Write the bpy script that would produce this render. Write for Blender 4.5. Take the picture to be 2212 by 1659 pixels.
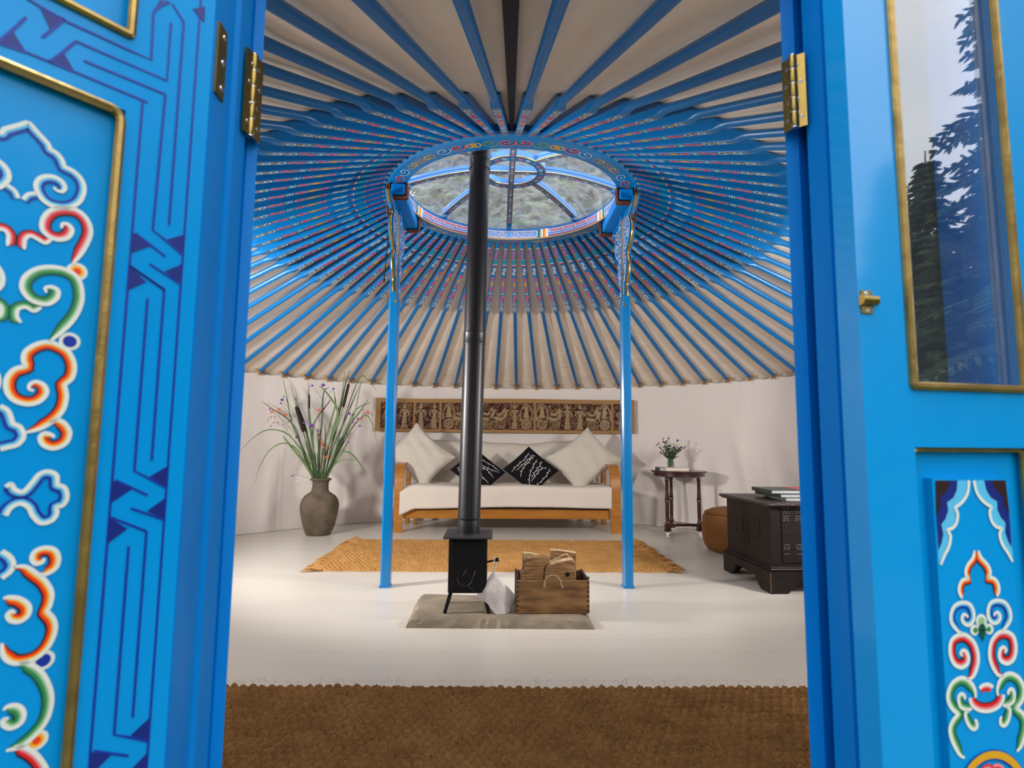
import bpy, math, random
import numpy as np
from mathutils import Vector, Matrix
R = random.Random(7)
PI = math.pi
for o in list(bpy.data.objects): bpy.data.objects.remove(o)
S = bpy.context.scene
COL = S.collection

# ------------------------------------------------------------------ camera
CF, CPT, CRL, CH, CYW = 1219.26, .1009, .0101, .86, .0298
cam = bpy.data.cameras.new('camera'); camo = bpy.data.objects.new('camera', cam); COL.objects.link(camo)
cam.sensor_width = 36; cam.sensor_fit = 'HORIZONTAL'; cam.lens = CF/2212*36; cam.clip_start = .02
camo.matrix_world = Matrix.Translation((0, 0, CH)) @ Matrix.Rotation(-CYW, 4, 'Z') @ Matrix.Rotation(PI/2+CPT, 4, 'X') @ Matrix.Rotation(CRL, 4, 'Z')
cam.dof.use_dof = True; cam.dof.focus_distance = 3.6; cam.dof.aperture_fstop = 7.0
S.camera = camo
# ------------------------------------------------------------------ world, light, exposure
W = bpy.data.worlds.new('overcast'); S.world = W; W.use_nodes = True
wn = W.node_tree.nodes; wl = W.node_tree.links
bg = wn['Background']; SKY = 3.0
tc = wn.new('ShaderNodeTexCoord'); mp = wn.new('ShaderNodeMapping'); mp.inputs['Scale'].default_value = (1, 1, 2.4)
nz = wn.new('ShaderNodeTexNoise'); nz.inputs['Scale'].default_value = 1.6; nz.inputs['Detail'].default_value = 6
rp = wn.new('ShaderNodeValToRGB'); rp.color_ramp.elements[0].position = .3; rp.color_ramp.elements[0].color = (.78, .84, .94, 1)
rp.color_ramp.elements[1].position = .7; rp.color_ramp.elements[1].color = (1, 1, 1, 1)
wl.new(tc.outputs['Generated'], mp.inputs[0]); wl.new(mp.outputs[0], nz.inputs['Vector'])
wl.new(nz.outputs['Fac'], rp.inputs[0]); wl.new(rp.outputs[0], bg.inputs[0]); bg.inputs[1].default_value = SKY

def light(name, kind, loc, energy, color=(1, 1, 1), size=.2, target=None, **kw):
    l = bpy.data.lights.new(name, kind); l.energy = energy; l.color = color
    if kind == 'POINT': l.shadow_soft_size = size
    if kind == 'SUN': l.angle = size
    if kind == 'AREA': l.size = size
    for k, v in kw.items(): setattr(l, k, v)
    o = bpy.data.objects.new(name, l); COL.objects.link(o); o.location = loc
    if target is not None:
        o.rotation_euler = (Vector(target)-Vector(loc)).to_track_quat('-Z', 'Y').to_euler()
    return o
# unseen lamps: soft side spots placed from the shadows, added point fill by the door; hazy daylight from above
light('spot_left', 'SPOT', (-2.45, 2.65, 1.36), 280, (1, .95, .92), target=(.9, 5.1, 1.35), spot_size=math.radians(116), spot_blend=.45, shadow_soft_size=.13)
light('spot_right', 'SPOT', (2.5, 2.35, 1.36), 145, (1, .95, .92), target=(-.6, 5.3, 1.35), spot_size=math.radians(116), spot_blend=.45, shadow_soft_size=.16)
light('fill_left', 'POINT', (-1.75, 1.75, 1.25), 16, (1, .93, .88), .20)
light('fill_right', 'POINT', (1.75, 1.45, 1.25), 12, (1, .93, .88), .20)
light('hazy_sun', 'SUN', (0, 0, 9), 2.4, (1, .98, .95), math.radians(24), (-.12, .15, 0))
S.view_settings.view_transform = 'Standard'; S.view_settings.look = 'None'
S.view_settings.gamma = 1; S.view_settings.use_curve_mapping = False; S.view_settings.exposure = 0.0

# ------------------------------------------------------------------ measuring helpers (2212 x 1659 frame)
def ray(u, v):
    a = u-1106; b = v-829.5; c, s = math.cos(CRL), math.sin(CRL)
    x, y = c*a+s*b, -s*a+c*b
    F = math.cos(CPT)*CF+math.sin(CPT)*y; Z = math.sin(CPT)*CF-math.cos(CPT)*y
    cy, sy = math.cos(CYW), math.sin(CYW)
    return Vector((cy*x+sy*F, -sy*x+cy*F, Z))/CF
O = Vector((0, 0, CH))
def FL(u, v, z=0): d = ray(u, v); return O+d*((z-CH)/d.z)
def PY(u, v, Y): d = ray(u, v); return O+d*(Y/d.y)
CX, CY = .0882, 3.4484           # centre of the yurt
def WALLP(u, v, r):
    d = ray(u, v); a = d.x**2+d.y**2; b = -2*(d.x*CX+d.y*CY); c = CX**2+CY**2-r*r
    return O+d*((-b+math.sqrt(b*b-4*a*c))/(2*a))

# ------------------------------------------------------------------ materials
def new_mat(name):
    m = bpy.data.materials.new(name); m.use_nodes = True; return m, m.node_tree.nodes, m.node_tree.links, m.node_tree.nodes['Principled BSDF']
def mat(name, col, rough=.5, metal=0, bump=0, bscale=40, var=0, vscale=6, vcol=None, spec=.5, coat=0, stretch=(1, 1, 1), bdist=.002, detail=4, sheen=0):
    m, n, l, p = new_mat(name)
    p.inputs['Base Color'].default_value = (*col, 1); p.inputs['Roughness'].default_value = rough
    p.inputs['Metallic'].default_value = metal; p.inputs['Specular IOR Level'].default_value = spec
    if coat: p.inputs['Coat Weight'].default_value = coat; p.inputs['Coat Roughness'].default_value = .08
    if sheen: p.inputs['Sheen Weight'].default_value = sheen
    if bump or var:
        t = n.new('ShaderNodeTexCoord'); mp = n.new('ShaderNodeMapping'); mp.inputs['Scale'].default_value = stretch
        l.new(t.outputs['Object'], mp.inputs[0])
    if var:
        a = n.new('ShaderNodeTexNoise'); a.inputs['Scale'].default_value = vscale; a.inputs['Detail'].default_value = 6
        l.new(mp.outputs[0], a.inputs['Vector'])
        mx = n.new('ShaderNodeMix'); mx.data_type = 'RGBA'
        cr = n.new('ShaderNodeMapRange'); cr.inputs[1].default_value = .35; cr.inputs[2].default_value = .65
        l.new(a.outputs['Fac'], cr.inputs[0]); ml = n.new('ShaderNodeMath'); ml.operation = 'MULTIPLY'; ml.inputs[1].default_value = var
        l.new(cr.outputs[0], ml.inputs[0]); l.new(ml.outputs[0], mx.inputs[0])
        mx.inputs[6].default_value = (*col, 1); v = vcol or tuple(c*.5 for c in col); mx.inputs[7].default_value = (*v, 1)
        l.new(mx.outputs[2], p.inputs['Base Color'])
    if bump:
        b = n.new('ShaderNodeTexNoise'); b.inputs['Scale'].default_value = bscale; b.inputs['Detail'].default_value = detail
        l.new(mp.outputs[0], b.inputs['Vector']); bp = n.new('ShaderNodeBump'); bp.inputs['Strength'].default_value = bump; bp.inputs['Distance'].default_value = bdist
        l.new(b.outputs['Fac'], bp.inputs['Height']); l.new(bp.outputs[0], p.inputs['Normal'])
    return m
def sr(r, g, b):
    f = lambda c: (c/255/12.92) if c/255 < .04045 else ((c/255+.055)/1.055)**2.4
    return (f(r), f(g), f(b))
M = {}
def weave(name, col, scale=700, str_=.35, wrinkle=.0, wscale=5, wstretch=(1, 1, 1), var=.15, vc=None, wdist=.02):
    m, n, l, p = new_mat(name); p.inputs['Roughness'].default_value = .95; p.inputs['Specular IOR Level'].default_value = .15
    t = n.new('ShaderNodeTexCoord')
    a = n.new('ShaderNodeTexNoise'); a.inputs['Scale'].default_value = 3; a.inputs['Detail'].default_value = 8; l.new(t.outputs['Object'], a.inputs['Vector'])
    mx = n.new('ShaderNodeMix'); mx.data_type = 'RGBA'; mx.inputs[6].default_value = (*col, 1); mx.inputs[7].default_value = (*(vc or tuple(c*.8 for c in col)), 1)
    ml = n.new('ShaderNodeMath'); ml.operation = 'MULTIPLY'; ml.inputs[1].default_value = var*2; l.new(a.outputs['Fac'], ml.inputs[0]); l.new(ml.outputs[0], mx.inputs[0]); l.new(mx.outputs[2], p.inputs['Base Color'])
    n1 = n.new('ShaderNodeTexNoise'); n1.inputs['Scale'].default_value = scale; n1.inputs['Detail'].default_value = 2; l.new(t.outputs['Object'], n1.inputs['Vector'])
    b1 = n.new('ShaderNodeBump'); b1.inputs['Strength'].default_value = str_; b1.inputs['Distance'].default_value = .001; l.new(n1.outputs['Fac'], b1.inputs['Height'])
    if wrinkle:
        mp = n.new('ShaderNodeMapping'); mp.inputs['Scale'].default_value = wstretch; l.new(t.outputs['Object'], mp.inputs[0])
        n2 = n.new('ShaderNodeTexNoise'); n2.inputs['Scale'].default_value = wscale; n2.inputs['Detail'].default_value = 5; n2.inputs['Distortion'].default_value = .8; l.new(mp.outputs[0], n2.inputs['Vector'])
        b2 = n.new('ShaderNodeBump'); b2.inputs['Strength'].default_value = wrinkle; b2.inputs['Distance'].default_value = wdist; l.new(n2.outputs['Fac'], b2.inputs['Height'])
        l.new(b2.outputs[0], b1.inputs['Normal'])
    if name == 'canvas':
        sx = n.new('ShaderNodeVectorMath'); sx.operation = 'SUBTRACT'; sx.inputs[1].default_value = (.0882, 3.4484, 0); l.new(t.outputs['Object'], sx.inputs[0])
        sp = n.new('ShaderNodeSeparateXYZ'); l.new(sx.outputs[0], sp.inputs[0])
        at = n.new('ShaderNodeMath'); at.operation = 'ARCTAN2'; l.new(sp.outputs['X'], at.inputs[0]); l.new(sp.outputs['Y'], at.inputs[1])
        cx_ = n.new('ShaderNodeCombineXYZ'); cx_.inputs[2].default_value = 0; l.new(sp.outputs['X'], cx_.inputs[0]); l.new(sp.outputs['Y'], cx_.inputs[1])
        ln = n.new('ShaderNodeVectorMath'); ln.operation = 'LENGTH'; l.new(cx_.outputs[0], ln.inputs[0])
        m1 = n.new('ShaderNodeMath'); m1.operation = 'MULTIPLY'; m1.inputs[1].default_value = 16; l.new(ln.outputs['Value'], m1.inputs[0])
        m2 = n.new('ShaderNodeMath'); m2.operation = 'MULTIPLY'; m2.inputs[1].default_value = 5; l.new(at.outputs[0], m2.inputs[0])
        c2 = n.new('ShaderNodeCombineXYZ'); l.new(m1.outputs[0], c2.inputs[0]); l.new(m2.outputs[0], c2.inputs[1])
        n3 = n.new('ShaderNodeTexNoise'); n3.inputs['Scale'].default_value = 1; n3.inputs['Detail'].default_value = 5; n3.inputs['Distortion'].default_value = .5; l.new(c2.outputs[0], n3.inputs['Vector'])
        b3 = n.new('ShaderNodeBump'); b3.inputs['Strength'].default_value = .30; b3.inputs['Distance'].default_value = .02; l.new(n3.outputs['Fac'], b3.inputs['Height'])
        l.new(b2.outputs[0], b3.inputs['Normal']); l.new(b3.outputs[0], b1.inputs['Normal'])
    l.new(b1.outputs[0], p.inputs['Normal']); return m
BLUE = (.0, .27, .66)
M['door_blue'] = mat('door_blue', BLUE, .35, bump=.12, bscale=9, var=.35, vscale=2.2, vcol=(0, .30, .72), stretch=(3, 3, .6), bdist=.002, spec=.16, coat=.18)
M['door_gloss'] = mat('door_gloss', BLUE, .35, bump=.1, bscale=9, var=.35, vscale=2.2, vcol=(0, .30, .72), stretch=(3, 3, .6), bdist=.002, spec=.2, coat=.75)
M['frame_blue'] = mat('frame_blue', (0, .20, .62), .40, bump=.2, bscale=14, var=.3, vscale=5, vcol=(0, .2, .58), stretch=(3, 3, .4), bdist=.003, spec=.14)
M['pole_blue'] = mat('pole_blue', (0, .135, .39), .33, bump=.15, bscale=25, var=.35, vscale=3, vcol=(0, .15, .43), stretch=(1, 4, 4), spec=.4)
M['post_blue'] = mat('post_blue', (0, .19, .52), .2, bump=.3, bscale=20, stretch=(3, 3, .5), coat=.4)
M['crown_blue'] = mat('crown_blue', (0, .14, .38), .3, coat=.2)
M['sky_blue'] = mat('sky_blue', (.10, .33, .82), .35)
M['gold'] = mat('gold', (.42, .27, .08), .28, .75, bump=.4, bscale=60, var=.6, vscale=30, vcol=(.20, .13, .045))
M['brass'] = mat('brass', (.36, .24, .065), .27, .95, var=.5, vscale=25, vcol=(.22, .14, .04), bump=.15, bscale=40)
M['steel'] = mat('steel', (.55, .52, .5), .3, .9)
M['canvas'] = weave('canvas', sr(244, 229, 211), 500, .3, .25, 4, (1, 1, 1), .2)
M['cotton'] = weave('cotton', sr(226, 218, 211), 500, .2, .5, 2.6, (1, 1, .8), .12, wdist=.03)
M['linen'] = weave('linen', sr(205, 197, 184), 450, .5, .25, 9, (1, 1, 1), .2, wdist=.01)
M['throw'] = weave('throw', sr(222, 212, 200), 450, .5, .25, 9, (1, 1, 1), .2, wdist=.01)
M['black_cloth'] = weave('black_cloth', (.008, .008, .009), 500, .5)
M['white_thread'] = mat('white_thread', (.75, .73, .72), .8)
M['knit'] = mat('knit', sr(242, 236, 236), .95, var=.7, vscale=9, vcol=sr(196, 192, 194), bump=.4, bscale=300)
M['black_iron'] = mat('black_iron', (.003, .003, .004), .5, bump=.15, bscale=200, spec=.25)
M['flue_black'] = mat('flue_black', (.011, .012, .015), .36, bump=.1, bscale=60)
M['iron_top'] = mat('iron_top', (.022, .022, .026), .5)
M['pine'] = mat('pine', sr(176, 118, 40), .35, var=.7, vscale=7, vcol=sr(150, 88, 24), stretch=(.6, 4, 6), coat=.25)
M['dark_slat'] = mat('dark_slat', (.03, .004, .004), .5)
M['light_slat'] = mat('light_slat', sr(180, 120, 110), .6)
M['clamp_wood'] = mat('clamp_wood', sr(200, 148, 84), .6, var=.8, vscale=30, vcol=sr(120, 74, 34), bump=.4, bscale=60)
M['cord'] = mat('cord', (.012, .009, .007), .8)
M['rope'] = mat('rope', sr(120, 66, 40), .95, bump=1, bscale=400, var=.8, vscale=60, vcol=sr(60, 34, 22))
M['terracotta'] = mat('terracotta', sr(108, 92, 78), .9, bump=.9, bscale=45, var=1, vscale=9, vcol=sr(78, 70, 54), bdist=.004)
M['leaf'] = mat('leaf', (.045, .11, .02), .5, var=.8, vscale=8, vcol=(.10, .19, .035))
M['leaf_dark'] = mat('leaf_dark', (.015, .045, .014), .5, var=.6, vscale=8, vcol=(.035, .09, .02))
M['cattail'] = mat('cattail', (.022, .011, .008), .95, bump=.6, bscale=200)
M['purple'] = mat('purple', (.14, .05, .36), .8, var=.7, vscale=150, vcol=(.25, .10, .5))
M['orange_petal'] = mat('orange_petal', (.60, .10, .02), .6)
M['brown_stem'] = mat('brown_stem', (.13, .05, .03), .7)
M['mahogany'] = mat('mahogany', sr(66, 32, 28), .28, var=.6, vscale=12, vcol=sr(30, 14, 12), coat=.4, stretch=(1, 1, .3))
M['chest_wood'] = mat('chest_wood', (.007, .0045, .004), .5, spec=.3, bump=.6, bscale=14, var=.7, vscale=20, vcol=(.013, .008, .0065), stretch=(1, 1, 3), bdist=.003)
M['chest_top'] = mat('chest_top', (.035, .022, .019), .45, bump=.5, bscale=18, var=.8, vscale=9, vcol=(.02, .012, .01), stretch=(1, 4, 1))
M['wear'] = mat('wear', (.35, .33, .32), .5)
M['rub'] = mat('rub', (.16, .075, .04), .6)
M['leather'] = mat('leather', sr(128, 82, 36), .65, spec=.3, bump=.5, bscale=90, var=.6, vscale=5, vcol=sr(104, 62, 26))
M['stitch'] = mat('stitch', (.06, .03, .015), .8)
M['log_bark'] = mat('log_bark', sr(196, 154, 108), .9, bump=.9, bscale=30, var=1, vscale=14, vcol=sr(134, 96, 60), stretch=(1, 6, 6), bdist=.006)
M['log_face'] = mat('log_face', sr(236, 206, 158), .85, bump=.9, bscale=30, var=.8, vscale=16, vcol=sr(150, 112, 70), stretch=(1, 7, 7), bdist=.005)
M['knot'] = mat('knot', (.012, .008, .005), .9)
M['crate_wood'] = mat('crate_wood', sr(158, 118, 70), .55, bump=.5, bscale=16, var=1, vscale=7, vcol=sr(96, 66, 36), stretch=(1, 1, 4), bdist=.003)
M['crate_dark'] = mat('crate_dark', sr(60, 42, 26), .7)
M['handle_rope'] = mat('handle_rope', sr(176, 150, 112), .9, bump=.6, bscale=200)
M['slate'] = mat('slate', sr(150, 136, 116), .8, bump=.7, bscale=12, var=.9, vscale=5, vcol=sr(112, 102, 88), bdist=.006, detail=8)
M['slate_dirt'] = mat('slate_dirt', sr(80, 70, 60), .9)
M['paper'] = mat('paper', sr(236, 222, 206), .8)
M['page_edge'] = mat('page_edge', sr(170, 172, 176), .8, bump=.4, bscale=300, stretch=(.1, .1, 4))
M['cover_dark'] = mat('cover_dark', sr(52, 60, 58), .4)
M['cover_green'] = mat('cover_green', sr(120, 124, 116), .45)
M['cover_red'] = mat('cover_red', sr(196, 60, 76), .4)
M['cover_white'] = mat('cover_white', sr(240, 236, 236), .4)
M['black_strap'] = mat('black_strap', (.003, .003, .003), .9)
M['shaded_canvas'] = mat('shaded_canvas', (.03, .03, .032), .95)
M['tan_cloth'] = weave('tan_cloth', sr(160, 124, 82), 300, .6, .2, 12)
M['soil'] = mat('soil', (.05, .045, .03), 1)
M['grass_ground'] = mat('grass_ground', (.045, .075, .02), 1, bump=.8, bscale=20, var=1, vscale=3, vcol=(.03, .045, .015))
M['bark'] = mat('bark', (.06, .045, .035), .95, bump=.8, bscale=20)
M['needles'] = mat('needles', (.06, .12, .045), .75, var=1, vscale=1.6, vcol=(.15, .24, .07))
# ornament paints
for k, c in dict(w=(222, 222, 212), pk=(236, 130, 140), rd=(214, 16, 24), dk=(44, 6, 12), lg=(140, 184, 132), gn=(40, 132, 74), dg=(0, 74, 58), cy=(84, 184, 226), nb=(0, 44, 150), or_=(255, 170, 0), ro=(236, 56, 8), nv=(0, 28, 118), mr=(40, 6, 14),
                 yl=(214, 156, 20), go=(176, 130, 40), te=(0, 132, 160), wh=(236, 232, 232), lb=(120, 160, 232), cr=(180, 24, 50), be=(196, 178, 140), tb=(150, 124, 84)).items():
    M[k] = mat('paint_'+k, sr(*c), .45)

# floor boards
def floor_mat():
    m, n, l, p = new_mat('white_boards'); t = n.new('ShaderNodeTexCoord')
    sx = n.new('ShaderNodeSeparateXYZ'); l.new(t.outputs['Object'], sx.inputs[0])
    def mth(op, a, b=None):
        x = n.new('ShaderNodeMath'); x.operation = op
        for i, v in enumerate((a, b)):
            if v is None: continue
            if isinstance(v, (int, float)): x.inputs[i].default_value = v
            else: l.new(v, x.inputs[i])
        return x.outputs[0]
    y = mth('MULTIPLY', sx.outputs['Y'], 1/.142); fr = mth('FRACT', y); row = mth('FLOOR', y)
    gap = mth('LESS_THAN', fr, .012)
    wn_ = n.new('ShaderNodeTexWhiteNoise'); wn_.noise_dimensions = '1D'; l.new(row, wn_.inputs['W'])
    a = n.new('ShaderNodeTexNoise'); a.inputs['Scale'].default_value = 2.2; a.inputs['Detail'].default_value = 9
    mp = n.new('ShaderNodeMapping'); mp.inputs['Scale'].default_value = (.5, 3, 1); l.new(t.outputs['Object'], mp.inputs[0]); l.new(mp.outputs[0], a.inputs['Vector'])
    vis = mth('MULTIPLY', gap, mth('GREATER_THAN', mth('ADD', a.outputs['Fac'], mth('MULTIPLY', wn_.outputs['Value'], .15)), .54))
    mx = n.new('ShaderNodeMix'); mx.data_type = 'RGBA'; mx.inputs[6].default_value = (*sr(212, 207, 197), 1); mx.inputs[7].default_value = (*sr(202, 196, 185), 1); l.new(a.outputs['Fac'], mx.inputs[0])
    v = n.new('ShaderNodeTexVoronoi'); v.inputs['Scale'].default_value = 5; l.new(t.outputs['Object'], v.inputs['Vector'])
    sp = mth('LESS_THAN', v.outputs['Distance'], .022)
    mx2 = n.new('ShaderNodeMix'); mx2.data_type = 'RGBA'; l.new(mth('MULTIPLY', mth('MAXIMUM', vis, sp), .55), mx2.inputs[0]); l.new(mx.outputs[2], mx2.inputs[6]); mx2.inputs[7].default_value = (*sr(120, 104, 84), 1)
    l.new(mx2.outputs[2], p.inputs['Base Color']); p.inputs['Roughness'].default_value = .33
    b = n.new('ShaderNodeBump'); b.inputs['Strength'].default_value = .35; b.inputs['Distance'].default_value = .004
    l.new(mth('SUBTRACT', mth('MULTIPLY', a.outputs['Fac'], .6), mth('MULTIPLY', gap, .5)), b.inputs['Height']); l.new(b.outputs[0], p.inputs['Normal']); return m
M['floor'] = floor_mat()
def glass_mat(name, haze, hazecol, rough=.02, bump=0, bscale=10, vary=0, refl=1.0, ior=1.5):
    m = bpy.data.materials.new(name); m.use_nodes = True; n = m.node_tree.nodes; l = m.node_tree.links; n.clear()
    out = n.new('ShaderNodeOutputMaterial'); tr = n.new('ShaderNodeBsdfTransparent'); tl = n.new('ShaderNodeBsdfDiffuse'); tl.inputs[0].default_value = (*hazecol, 1)
    t2 = n.new('ShaderNodeBsdfTranslucent'); t2.inputs[0].default_value = (*hazecol, 1); mm = n.new('ShaderNodeMixShader'); l.new(tl.outputs[0], mm.inputs[1]); l.new(t2.outputs[0], mm.inputs[2]); mm.inputs[0].default_value = .7
    mx = n.new('ShaderNodeMixShader'); l.new(tr.outputs[0], mx.inputs[1]); l.new(mm.outputs[0], mx.inputs[2]); mx.inputs[0].default_value = haze
    if vary:
        t = n.new('ShaderNodeTexCoord'); a = n.new('ShaderNodeTexNoise'); a.inputs['Scale'].default_value = vary; a.inputs['Detail'].default_value = 8; a.inputs['Roughness'].default_value = .7; a.inputs['Distortion'].default_value = 1.5; l.new(t.outputs['Object'], a.inputs['Vector'])
        r = n.new('ShaderNodeMapRange'); r.inputs[1].default_value = .35; r.inputs[2].default_value = .7; r.inputs[3].default_value = haze*.4; r.inputs[4].default_value = haze*1.8; l.new(a.outputs['Fac'], r.inputs[0]); l.new(r.outputs[0], mx.inputs[0])
    gl = n.new('ShaderNodeBsdfGlossy'); gl.inputs['Roughness'].default_value = rough; fr = n.new('ShaderNodeLayerWeight'); fr.inputs[0].default_value = .5
    pw = n.new('ShaderNodeMath'); pw.operation = 'POWER'; pw.inputs[1].default_value = 5; l.new(fr.outputs['Facing'], pw.inputs[0]); sc_ = n.new('ShaderNodeMath'); sc_.operation = 'MULTIPLY_ADD'; f0 = ((ior-1)/(ior+1))**2; sc_.inputs[1].default_value = 1-f0; sc_.inputs[2].default_value = f0; l.new(pw.outputs[0], sc_.inputs[0])
    m2 = n.new('ShaderNodeMixShader'); mu = n.new('ShaderNodeMath'); mu.operation = 'MULTIPLY'; mu.inputs[1].default_value = refl; l.new(sc_.outputs[0], mu.inputs[0]); l.new(mu.outputs[0], m2.inputs[0])
    l.new(mx.outputs[0], m2.inputs[1]); l.new(gl.outputs[0], m2.inputs[2])
    if bump:
        t = n.new('ShaderNodeTexCoord'); a = n.new('ShaderNodeTexNoise'); a.inputs['Scale'].default_value = bscale; a.inputs['Detail'].default_value = 6; l.new(t.outputs['Object'], a.inputs['Vector'])
        b = n.new('ShaderNodeBump'); b.inputs['Strength'].default_value = bump; l.new(a.outputs['Fac'], b.inputs['Height']); l.new(b.outputs[0], gl.inputs['Normal']); l.new(b.outputs[0], fr.inputs['Normal'])
    l.new(m2.outputs[0], out.inputs[0]); return m
M['pane'] = glass_mat('pane', .05, (.6, .65, .7), .015, vary=5, refl=1.5, ior=1.9)
M['plastic'] = glass_mat('clear_plastic', .15, (.9, .93, .93), .12, bump=.5, bscale=14, vary=9)
M['jar'] = glass_mat('jar_glass', .04, (.7, .85, .75), .03)
def coir_mat(name, c1, c2):
    m, n, l, p = new_mat(name); p.inputs['Roughness'].default_value = .95; p.inputs['Specular IOR Level'].default_value = .15
    t = n.new('ShaderNodeTexCoord'); mp = n.new('ShaderNodeMapping'); mp.inputs['Scale'].default_value = (1, .6, 1); l.new(t.outputs['Object'], mp.inputs[0])
    a = n.new('ShaderNodeTexNoise'); a.inputs['Scale'].default_value = 160; a.inputs['Detail'].default_value = 5; a.inputs['Distortion'].default_value = 3; l.new(mp.outputs[0], a.inputs['Vector'])
    b = n.new('ShaderNodeTexNoise'); b.inputs['Scale'].default_value = 9; b.inputs['Detail'].default_value = 4; l.new(t.outputs['Object'], b.inputs['Vector'])
    ad = n.new('ShaderNodeMath'); ad.operation = 'MULTIPLY_ADD'; l.new(b.outputs['Fac'], ad.inputs[0]); ad.inputs[1].default_value = .35; l.new(a.outputs['Fac'], ad.inputs[2])
    r = n.new('ShaderNodeMapRange'); r.inputs[1].default_value = .45; r.inputs[2].default_value = .90; l.new(ad.outputs[0], r.inputs[0])
    mx = n.new('ShaderNodeMix'); mx.data_type = 'RGBA'; l.new(r.outputs[0], mx.inputs[0]); mx.inputs[6].default_value = (*c1, 1); mx.inputs[7].default_value = (*c2, 1); l.new(mx.outputs[2], p.inputs['Base Color'])
    bp = n.new('ShaderNodeBump'); bp.inputs['Strength'].default_value = .9; bp.inputs['Distance'].default_value = .004; l.new(a.outputs['Fac'], bp.inputs['Height']); l.new(bp.outputs[0], p.inputs['Normal']); return m
M['coir_light'] = coir_mat('coir_light', sr(150, 104, 54), sr(222, 170, 104))
M['coir_dark'] = coir_mat('coir_dark', sr(92, 62, 36), sr(176, 132, 80))
def tapestry_mat():
    m, n, l, p = new_mat('tapestry_cloth'); p.inputs['Roughness'].default_value = .95
    t = n.new('ShaderNodeTexCoord'); a = n.new('ShaderNodeTexNoise'); a.inputs['Scale'].default_value = 18; a.inputs['Detail'].default_value = 3; a.inputs['Distortion'].default_value = 2.5; l.new(t.outputs['Object'], a.inputs['Vector'])
    r = n.new('ShaderNodeValToRGB'); e = r.color_ramp.elements; r.color_ramp.interpolation = 'CONSTANT'
    e[0].position = 0; e[0].color = (*sr(62, 14, 16), 1); e[1].position = .49; e[1].color = (*sr(26, 18, 16), 1)
    for pos, c in ((.505, (138, 112, 78)), (.54, (52, 38, 28)), (.555, (122, 98, 66)), (.60, (44, 28, 20)), (.615, (100, 80, 54))):
        x = e.new(pos); x.color = (*sr(*c), 1)
    l.new(a.outputs['Fac'], r.inputs[0]); l.new(r.outputs[0], p.inputs['Base Color']); return m
M['tapestry'] = tapestry_mat()

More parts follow.
